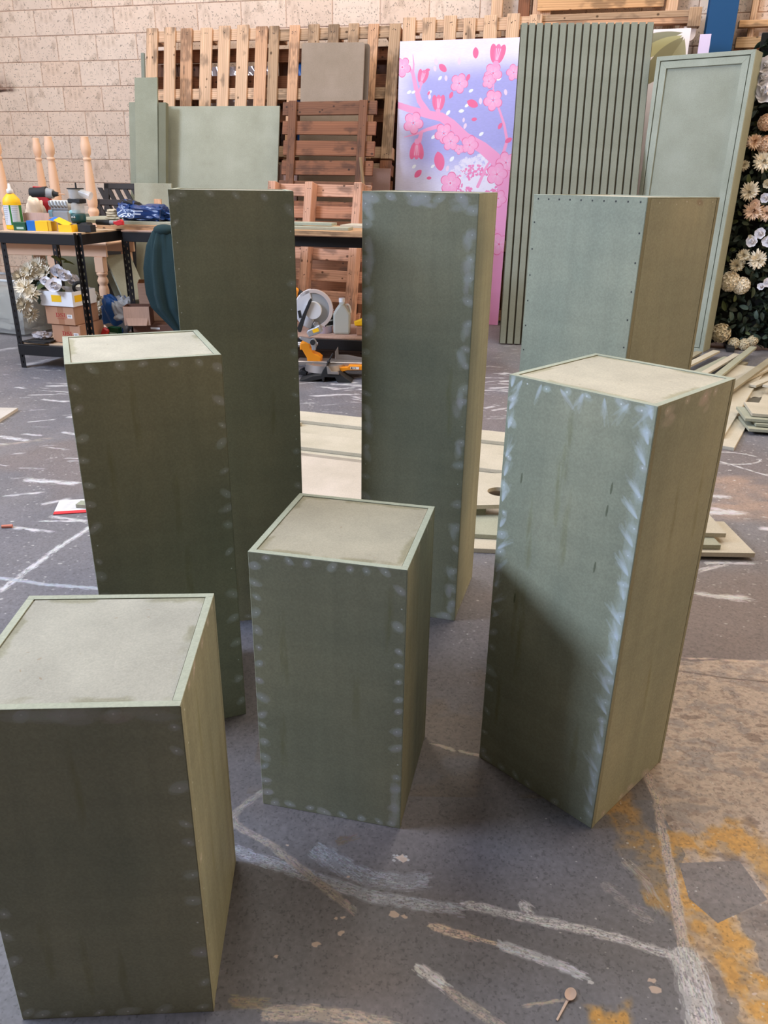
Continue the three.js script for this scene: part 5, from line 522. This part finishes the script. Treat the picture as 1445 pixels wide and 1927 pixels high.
// ---------------------------------------------------------------- mitre saw, jug and odds under the second bench
{ const g = thing('mitre_saw', 'orange and silver mitre saw with a round blade guard, standing on the floor', 'mitre saw', [-0.4, 0, -5.36], R(-3)); const X = (p) => (p - 620) / 268, Y = (p) => (709 - p) / 268, O = (l) => l.map(([a, b]) => [X(555 + a / 10.7), Y(540 + b / 10.7)]);
  part(g, 'base_foot', plate(O([[150, 1800], [230, 1840], [420, 1800], [600, 1760], [620, 1830], [640, 1820], [660, 1720], [860, 1720], [900, 1810], [960, 1840], [1160, 1845], [1190, 1800], [1060, 1720], [960, 1640], [720, 1640], [700, 1480], [620, 1590], [580, 1680], [420, 1700], [250, 1770]]), 0.14, 0.004, [0, 0.004, 0.14]), M.rubber); part(g, 'base_foot', plate(O([[80, 1760], [240, 1760], [250, 1700], [150, 1660], [80, 1700]]), 0.1, 0.004, [0, 0, 0.02]), M.rubber);
  part(g, 'turntable', cyl(0.14, 0.145, 0.05, [X(612), 0.075, -0.04], [0, 0, 0], 32), M.steel); part(g, 'table_bed', cb(0.6, 0.03, 0.12, 0.004, [X(640), 0.098, -0.05]), M.steel); part(g, 'orange_bed', plate(O([[300, 1600], [580, 1660], [600, 1570], [380, 1520], [290, 1560]]), 0.06, 0.004, [0, 0, 0.03]), M.orange); part(g, 'orange_bed', plate(O([[740, 1570], [930, 1600], [940, 1660], [1080, 1620], [1340, 1610], [1560, 1610], [1560, 1520], [1110, 1520], [1080, 1560]]), 0.05, 0.004, [0, 0, 0.05]), M.orange); part(g, 'base_face', plate(O([[700, 1480], [720, 1640], [940, 1640], [930, 1590], [800, 1590], [740, 1500]]), 0.02, 0.002, [0, 0, 0.15]), M.steel);
  part(g, 'name_plate', cb(0.062, 0.021, 0.001, 0.0003, [X(669.5), Y(686.5), 0.0515], null, true), std({ map: canvasTex(256, 88, (c) => { c.fillStyle = '#e9952a'; c.fillRect(0, 0, 256, 88); c.fillStyle = '#e8e4de'; c.fillRect(4, 10, 248, 70); c.fillStyle = '#18140f'; c.font = 'bold 66px sans-serif'; c.fillText('JCB', 60, 70); c.beginPath(); c.moveTo(10, 74); c.lineTo(34, 16); c.lineTo(56, 16); c.lineTo(56, 74); c.fill(); }) }));
  part(g, 'fence', plate(O([[790, 1490], [1340, 1480], [1340, 1440], [1040, 1390], [860, 1390], [850, 1230], [790, 1330]]), 0.015, 0.002, [0, 0, -0.08]), M.steel); part(g, 'clamp_lever', [cyl(0.006, 0.006, 0.09, [X(623), Y(672), 0.03], [0, 0, -0.5], 10), ball(0.012, [X(621), Y(676), 0.05])], M.rubber);
  part(g, 'tilt_arm', plate(O([[110, 1180], [130, 1130], [210, 1110], [310, 1130], [330, 1240], [390, 1330], [480, 1360], [540, 1410], [530, 1520], [440, 1560], [380, 1540], [350, 1600], [270, 1600], [250, 1430], [160, 1270], [115, 1270]]), 0.09, 0.008, [0, 0, 0.0]), M.orange); part(g, 'slide_rail', [cyl(0.011, 0.011, 0.3, [X(556), Y(651), -0.03], [0, 0, Math.PI / 2]), cyl(0.011, 0.011, 0.3, [X(556), Y(651), -0.09], [0, 0, Math.PI / 2])], M.silver);
  part(g, 'linkage', plate(O([[130, 1000], [150, 980], [360, 1020], [420, 1000], [470, 1080], [450, 1240], [380, 1240], [360, 1130], [150, 1030]]), 0.03, 0.004, [0, 0, 0.05]), M.silver); part(g, 'pivot', cyl(0.018, 0.018, 0.012, [X(592.5), Y(641), 0.055], [Math.PI / 2, 0, 0]), M.rubber);
  part(g, 'motor', plate(O([[280, 900], [330, 980], [470, 930], [580, 880], [540, 740], [440, 790], [300, 850]]), 0.09, 0.008, [0, 0, 0.06]), M.silver); part(g, 'motor_badge', shift(cb(0.044, 0.024, 0.001, 0.0003, [0, 0, 0], null, true), [X(598.5), Y(619), 0.0615], [0, 0, 0.33]), M.yellow); part(g, 'dust_port', plate(O([[400, 740], [430, 680], [510, 690], [530, 760], [440, 790]]), 0.05, 0.006, [0, 0, 0.04]), M.steel);
  const c = [X(594), Y(583)]; part(g, 'blade', cyl(0.122, 0.122, 0.003, [c[0], c[1], 0.02], [Math.PI / 2, 0, 0], 60), M.grey2); const ring = circle(c[0], c[1], 0.128, 60, 1.4, -4.2); part(g, 'lower_guard', plate([...circle(c[0], c[1], 0.131, 50, -1.3, 2.4), ...circle(c[0], c[1], 0.108, 50, 2.4, -1.3)], 0.03, 0.002, [0, 0, 0.03]), std({ color: tint(196, 182, 176), roughness: 0.3 })); part(g, 'upper_guard', plate([...circle(c[0], c[1], 0.132, 50, 1.75, 4.6), [c[0] + 0.0, c[1] - 0.08], [c[0] - 0.01, c[1] + 0.06]], 0.06, 0.006, [0, 0, 0.03]), std({ color: tint(204, 204, 208), roughness: 0.4 })); part(g, 'hub_cover', cyl(0.056, 0.058, 0.05, [c[0], c[1] - 0.004, 0.03], [Math.PI / 2, 0, 0], 36), std({ color: tint(212, 212, 214), roughness: 0.4 }));
  part(g, 'guard_bar', plate(O([[130, 880], [180, 880], [300, 520], [405, 280], [400, 245], [380, 238], [355, 265], [230, 530], [110, 800]]), 0.02, 0.003, [0, 0, 0.075]), M.rubber); part(g, 'handle', shift(new THREE.CapsuleGeometry(0.022, 0.08, 6, 14), [X(558), Y(562), 0.0], [0, 0, -0.35]), M.orange); part(g, 'handle_grip', shift(new THREE.CapsuleGeometry(0.02, 0.04, 6, 14), [X(567), Y(555), -0.01], [0, 0, 1.0]), M.rubber); part(g, 'badge', shift(cb(0.02, 0.05, 0.001, 0.0003, [0, 0, 0]), [X(569), Y(592), 0.031], [0, 0, 0.2]), M.rubber);
}
{ let g = thing('plastic_jug', 'translucent plastic jug with a handle on the shelf of the second bench', 'jug', [-0.33, 0.238, -5.76]); part(g, 'body', shift(plate([[-0.062, 0.012], [-0.05, 0], [0.05, 0], [0.062, 0.012], [0.062, 0.145], [0.045, 0.175], [0.018, 0.21], [0.018, 0.225], [-0.018, 0.225], [-0.018, 0.21], [-0.045, 0.175], [-0.062, 0.145]], 0.1, 0.014), [0, 0.0, 0.05]), new THREE.MeshPhysicalMaterial({ color: tint(206, 210, 200), transmission: 0.3, roughness: 0.5, thickness: 0 })); part(g, 'cap', cyl(0.022, 0.022, 0.03, [0, 0.238, 0]), M.white); part(g, 'handle', tube([[0.02, 0.205, 0], [0.045, 0.205, 0], [0.058, 0.18, 0], [0.06, 0.15, 0]], 0.009, 16, 8), M.white);
  g = thing('white_tub', 'white tub with a dark label behind the saw blade', 'tub', [-0.47, 0.238, -5.80]); part(g, 'tub', lathe([[0, 0], [0.065, 0], [0.075, 0.16], [0.078, 0.165], [0, 0.165]]), std({ color: tint(206, 200, 220), roughness: 0.4 })); part(g, 'label', shift(lathe([[0.072, 0.05], [0.0755, 0.052], [0.077, 0.13], [0.074, 0.132]], [0, 0, 0], [0, 0, 0], 28), [0, 0, 0]), std({ map: canvasTex(256, 64, (c) => { c.fillStyle = '#cfc8dc'; c.fillRect(0, 0, 256, 64); c.fillStyle = '#1a1614'; c.fillRect(10, 0, 60, 64); c.fillRect(120, 0, 40, 64); c.fillStyle = '#ddd'; for (let i = 0; i < 5; i++) c.fillRect(14, 8 + i * 11, 40, 3); }) }));
  g = thing('yellow_tool', 'yellow rounded hand tool on a small carton, right end of the shelf', 'tool', [-0.165, 0.30, -5.74]); part(g, 'body', plate([[-0.07, 0.0], [0.06, 0], [0.06, 0.045], [-0.02, 0.05], [-0.075, 0.03]], 0.05, 0.008, [0, 0, 0.025]), M.yellow); g = thing('cardboard_box', 'small brown carton under the yellow tool, right end of the shelf', 'box', [-0.15, 0.238, -5.74]); part(g, 'carton', cb(0.14, 0.058, 0.12, 0.003, [0, 0.031, 0]), M.card); g = thing('yellow_tool', 'yellow grip leaning behind the small carton', 'tool', [-0.15, 0.238, -5.86]); part(g, 'grip', plate([[-0.03, 0], [0.05, 0], [0.05, 0.2], [-0.0, 0.19], [-0.02, 0.12]], 0.05, 0.01, [0, 0, 0.025]), M.yellow);
  g = thing('wooden_crate', 'low brown wooden crate under the second bench, behind the saw', 'crate', [-0.35, 0, -5.95], R(-8)); for (let i = 0; i < 2; i++) part(g, 'plank', cb(0.85, 0.085, 0.016, 0.002, [0, 0.045 + i * 0.088, 0.12]), std({ color: tint(128, 106, 94), map: WOOD2 })); part(g, 'floor_board', cb(0.85, 0.012, 0.24, 0.002, [0, 0.006, 0]), M.darkwood); for (const s of [-1, 1]) part(g, 'end_board', cb(0.016, 0.17, 0.24, 0.002, [s * 0.42, 0.09, 0]), M.darkwood); }
// ---------------------------------------------------------------- cut boards lying on the floor
const strip = (label, ax, az, bx, bz, wd, y, t, mat, group, name = 'floor_board') => { const L = Math.hypot(bx - ax, bz - az), g = thing(name, label, 'board', [(ax + bx) / 2, y, (az + bz) / 2], -Math.atan2(bz - az, bx - ax), group); part(g, 'panel', cb(L, t, wd, 0.001, [0, t / 2, 0]), mat); return g; };
{ const P = M.mdfPale, S = M.mdfSheet, t = 0.018; // long stack running behind the middle tall plinths
  const near = (label, z, wd, y, x0, x1, mat) => { const c = Math.cos(Math.atan(0.31)); return strip(label, x0, z + x0 * 0.31 - wd / 2 / c, x1, z + x1 * 0.31 - wd / 2 / c, wd, y, t, mat); };
  near('wide pale pinkish board on the floor, at the near side of the long stack', -3.02, 0.5, 0.0, -0.62, 0.75, std({ color: tint(216, 205, 190), map: MDF })); near('pale MDF board low in the long stack, showing a thin step', -3.50, 0.14, 0.0, -0.72, 0.85, P); near('pale MDF board third from the back of the long stack', -3.58, 0.22, 0.019, -0.72, 0.85, P); near('pale MDF board second from the back of the long stack', -3.805, 0.2, 0.019, -0.75, 0.9, P); near('pale MDF board at the back of the long stack, topmost', -3.97, 0.17, 0.038, -0.78, 0.9, P);
  let g = thing('floor_board', 'small MDF offcut lying on the stack beside the left tall plinth', 'board', [-0.55, 0.0385, -4.06], R(34)); part(g, 'panel', cb(0.16, 0.018, 0.1, 0.001, [0, 0.009, 0]), P);
  const hole = thing('holed_board', 'pale board with a round hole beside the middle tall plinth', 'board', [0.62, 0.067, -3.05], R(6)); part(hole, 'panel', plate([[-0.32, -0.16], [0.32, -0.16], [0.32, 0.2], [-0.32, 0.2]], t, 0.001, [0, 0.018, 0], [-Math.PI / 2, 0, 0], [circle(-0.14, -0.02, 0.05, 28)]), P); for (const x of [-0.25, 0.25]) part(hole, 'batten', cb(0.05, 0.047, 0.3, 0.001, [x, -0.0238, 0]), M.mdfDark); strip('MDF board at the near edge of the stack, lower one', 0.25, -2.72, 0.8, -2.68, 0.22, 0.0, t, P); strip('MDF board at the near edge of the stack, upper one', 0.25, -2.80, 0.8, -2.75, 0.2, 0.019, t, S);
  strip('square MDF offcut on the floor at right, lower of the small pile', 1.05, -2.72, 1.375, -2.72, 0.29, 0.012, t, P); strip('square MDF offcut on the floor at right, top of the small pile', 0.9, -2.80, 1.30, -2.79, 0.25, 0.050, t, P); strip('narrow MDF offcut between the two squares of the small pile', 0.9, -2.70, 1.255, -2.70, 0.2, 0.031, t, S);
  strip('pale board poking in at the left edge of the floor', -2.75, -4.26, -2.16, -4.27, 0.27, 0.0, 0.018, std({ color: tint(222, 214, 204), map: MDF }));
  // wide boards and strips at right
  strip('wide pale board on the floor at right, bottom one running to the back', 1.70, -3.94, 2.75, -5.75, 0.3, 0.0, t, P); strip('wide pale board over the bottom one, at right', 1.72, -4.08, 2.72, -5.8, 0.26, 0.019, t, P); strip('wide MDF board lying flat at the right edge of the picture', 2.10, -4.42, 3.1, -5.7, 0.3, 0.0, t, P);
  for (const [i, y] of [0.0, 0.021, 0.042, 0.063].entries()) strip(['bottom', 'second', 'third', 'top'][i] + ' board of the short stack at the right edge', 2.05 + 0.05 * (i % 2), -4.28 - 0.03 * i, 2.9, -4.12 - 0.02 * i, 0.26, 0.02 + y, 0.017, i === 3 ? P : S);
  srand(17); const L = [[2.02, -5.75, 2.52, -6.42, 0.1, 0.0], [2.12, -5.72, 2.55, -6.33, 0.05, 0.019], [2.14, -5.6, 2.67, -6.28, 0.055, 0.038], [2.2, -5.5, 2.70, -6.12, 0.06, 0.02], [2.22, -5.4, 2.78, -6.15, 0.05, 0.04], [2.28, -5.35, 2.76, -5.95, 0.055, 0.019], [2.24, -5.22, 3.0, -6.36, 0.05, 0.06], [2.38, -5.3, 2.84, -5.78, 0.05, 0.02], [2.4, -5.2, 2.9, -5.76, 0.05, 0.042], [2.08, -4.72, 2.98, -5.95, 0.055, 0.062], [2.45, -5.1, 3.05, -5.7, 0.05, 0.042], [2.5, -5.0, 3.1, -5.62, 0.06, 0.064], [2.42, -4.62, 2.9, -5.2, 0.06, 0.03], [2.48, -4.58, 2.95, -5.12, 0.045, 0.05], [2.5, -5.45, 3.1, -6.0, 0.06, 0.0]];
  const say = ['farthest', 'second farthest', 'third', 'fourth', 'fifth', 'sixth', 'longest and topmost', 'eighth', 'ninth', 'near long', 'eleventh', 'twelfth', 'nearest lower', 'nearest upper', 'rearmost low']; L.forEach(([a, b, c, d, w, y], i) => strip('narrow MDF strip in the floor fan at right, ' + say[i] + ' from framed panel', a, b, c, d, w, y, 0.017, i % 4 === 1 ? M.mdfBrown : i % 3 ? P : S, 'fan of MDF strips at right', 'mdf_strip'));
  g = thing('leaflet', 'red and white printed leaflet on the floor at left', 'leaflet', [-1.24, 0.001, -2.99], R(12)); part(g, 'sheet', shift(cb(0.26, 0.15, 0.003, 0.0005, [0, 0, 0], null, true), [0, 0.0015, 0], [-Math.PI / 2, 0, 0]), std({ map: canvasTex(256, 160, (c) => { c.fillStyle = '#e8e4e6'; c.fillRect(0, 0, 256, 160); c.fillStyle = '#d2323a'; c.fillRect(0, 130, 256, 30); c.fillRect(200, 0, 56, 40); c.fillStyle = '#9a969a'; for (let i = 0; i < 8; i++) c.fillRect(24, 20 + i * 12, 120 + (i * 37 % 50), 3); }) })); strip('short grey MDF bar on the red and white leaflet, lower one', -1.28, -2.98, -1.0, -2.94, 0.045, 0.0045, 0.016, M.mdf, undefined, 'mdf_bar'); strip('short grey MDF bar on the red and white leaflet, upper one', -1.24, -2.99, -1.0, -2.96, 0.04, 0.0215, 0.014, M.mdf, undefined, 'mdf_bar');
  g = thing('chalk_stub', 'small pink stub lying on the floor at left', 'stub', [-1.48, 0.006, -2.76], R(8)); part(g, 'stub', cyl(0.006, 0.007, 0.04, [0, 0, 0], [0, 0, Math.PI / 2], 12), std({ color: tint(214, 130, 106) }));
  g = thing('spoon', 'tiny pale wooden spoon lying on the floor at bottom right', 'spoon', [0.318, 0.001, -0.872], R(-36)); part(g, 'handle', plate([[-0.0016, -0.032], [0.0016, -0.032], [0.0022, 0.012], [-0.0022, 0.012]], 0.002, 0.0004, [0, 0.002, 0], [-Math.PI / 2, 0, 0]), std({ color: tint(214, 190, 174) })); part(g, 'bowl', lathe([[0, 0.0008], [0.006, 0.0012], [0.0088, 0.0035], [0.0094, 0.004], [0.0086, 0.0042], [0.005, 0.0022], [0, 0.0018]]).scale(1, 1, 1.35).translate(0, 0, -0.022), std({ color: tint(206, 180, 164) })); }
// ---------------------------------------------------------------- flower wall at the right edge
{ const g = thing('flower_wall', 'dark leafy flower wall of cream and white blooms at the right edge', 'flower wall', [3.3, 0, -6.5], Math.atan(-0.33)); srand(64);
  part(g, 'backing_panel', cb(1.15, 2.3, 0.04, 0.003, [0, 1.19, -0.1]), std({ color: tint(14, 16, 13), roughness: 0.95 })); for (const s of [-1, 1]) part(g, 'foot', cb(0.06, 0.04, 0.5, 0.003, [s * 0.4, 0.02, -0.1]), M.rubber);
  const bl = [[-0.518, 2.109, 1, 1.5, 'white'], [-0.52, 2.021, 1, 1.5, 'white'], [-0.475, 1.932, 1, 1.9, 'white'], [-0.442, 1.73, 2, 1.1, 'peach'], [-0.502, 1.594, 0, 1.2, 'peach'], [-0.415, 1.579, 2, 1.2, 'peach'], [-0.416, 1.46, 0, 1.5, 'cream'], [-0.543, 1.428, 0, 0.8, 'ivory'], [-0.47, 1.244, 0, 1.45, 'cream'], [-0.352, 1.3, 1, 0.8, 'ivory'], [-0.347, 1.2, 1, 0.9, 'white'], [-0.412, 1.15, 1, 0.9, 'peach'], [-0.417, 1.1, 0, 1.5, 'peach'], [-0.313, 1.085, 0, 1.2, 'peach'], [-0.336, 0.935, 1, 1.0, 'white'], [-0.389, 0.872, 1, 1.05, 'white'], [-0.263, 0.872, 1, 1.1, 'white'], [-0.32, 0.735, 0, 1.5, 'cream'], [-0.428, 0.76, 0, 1.1, 'ivory'], [-0.464, 0.688, 0, 1.15, 'ivory'], [-0.489, 0.553, 2, 1.5, 'cream'], [-0.398, 0.525, 2, 1.3, 'cream'], [-0.21, 0.562, 1, 0.9, 'white'], [-0.25, 0.53, 1, 0.7, 'white'], [-0.487, 0.13, 2, 1.5, 'ivory'], [-0.37, 0.05, 2, 0.9, 'ivory'], [-0.287, 0.05, 2, 0.9, 'ivory'], [-0.229, 0.085, 2, 0.8, 'ivory'], [-0.4, 0.9, 1, 0.5, 'ivory'], [-0.1, 1.8, 1, 1.4, 'white'], [0.1, 1.4, 0, 1.4, 'cream'], [0.0, 0.9, 2, 1.5, 'cream'], [-0.15, 1.3, 1, 1.2, 'white'], [0.25, 1.9, 0, 1.4, 'peach'], [0.2, 0.6, 1, 1.3, 'white'], [-0.05, 0.35, 0, 1.3, 'ivory'], [-0.2, 2.15, 1, 1.3, 'white'], [0.4, 1.1, 1, 1.3, 'white']];
  for (const [x, y, k, s, c] of bl) plant(g, 'flower', [CHRYS, ROSE, HYDRA][k], PET[c], [x, y, k === 2 ? 0.0 : 0.03], [rr(-0.35, 0.15), rr(-0.1, 0.4), 1], s * 0.92);
  for (let i = 0; i < 280; i++) { const x = rr(-0.56, 0.1), y = rr(0.06, 2.3); plant(g, 'leaf', LEAF, LEAFM[(rnd() * 5) | 0], [x, y, rr(-0.06, 0.01)], [rr(-0.5, 0.5), rr(-1, 0.5), rr(0.4, 1.2)], rr(0.7, 1.25)); }
  const n = 2600, im = new THREE.InstancedMesh(LEAF, LEAFM[2], n), o = new THREE.Object3D(), col = new THREE.Color(); for (let i = 0; i < n; i++) { o.position.set(rr(-0.57, 0.57), rr(0.03, 2.33), rr(-0.09, -0.02)); o.rotation.set(rr(-1, 1.6), rr(0, 6.3), rr(-1, 1)); o.scale.setScalar(rr(0.7, 1.2)); o.updateMatrix(); im.setMatrixAt(i, o.matrix); im.setColorAt(i, col.setHSL(0.3, 0.1, rr(0.6, 1))); } im.name = 'foliage'; im.userData.kind = 'stuff'; g.add(im); }
scene.traverse((o) => { if (o.isMesh) { o.castShadow = true; o.receiveShadow = true; } });
renderer.render(scene, camera);
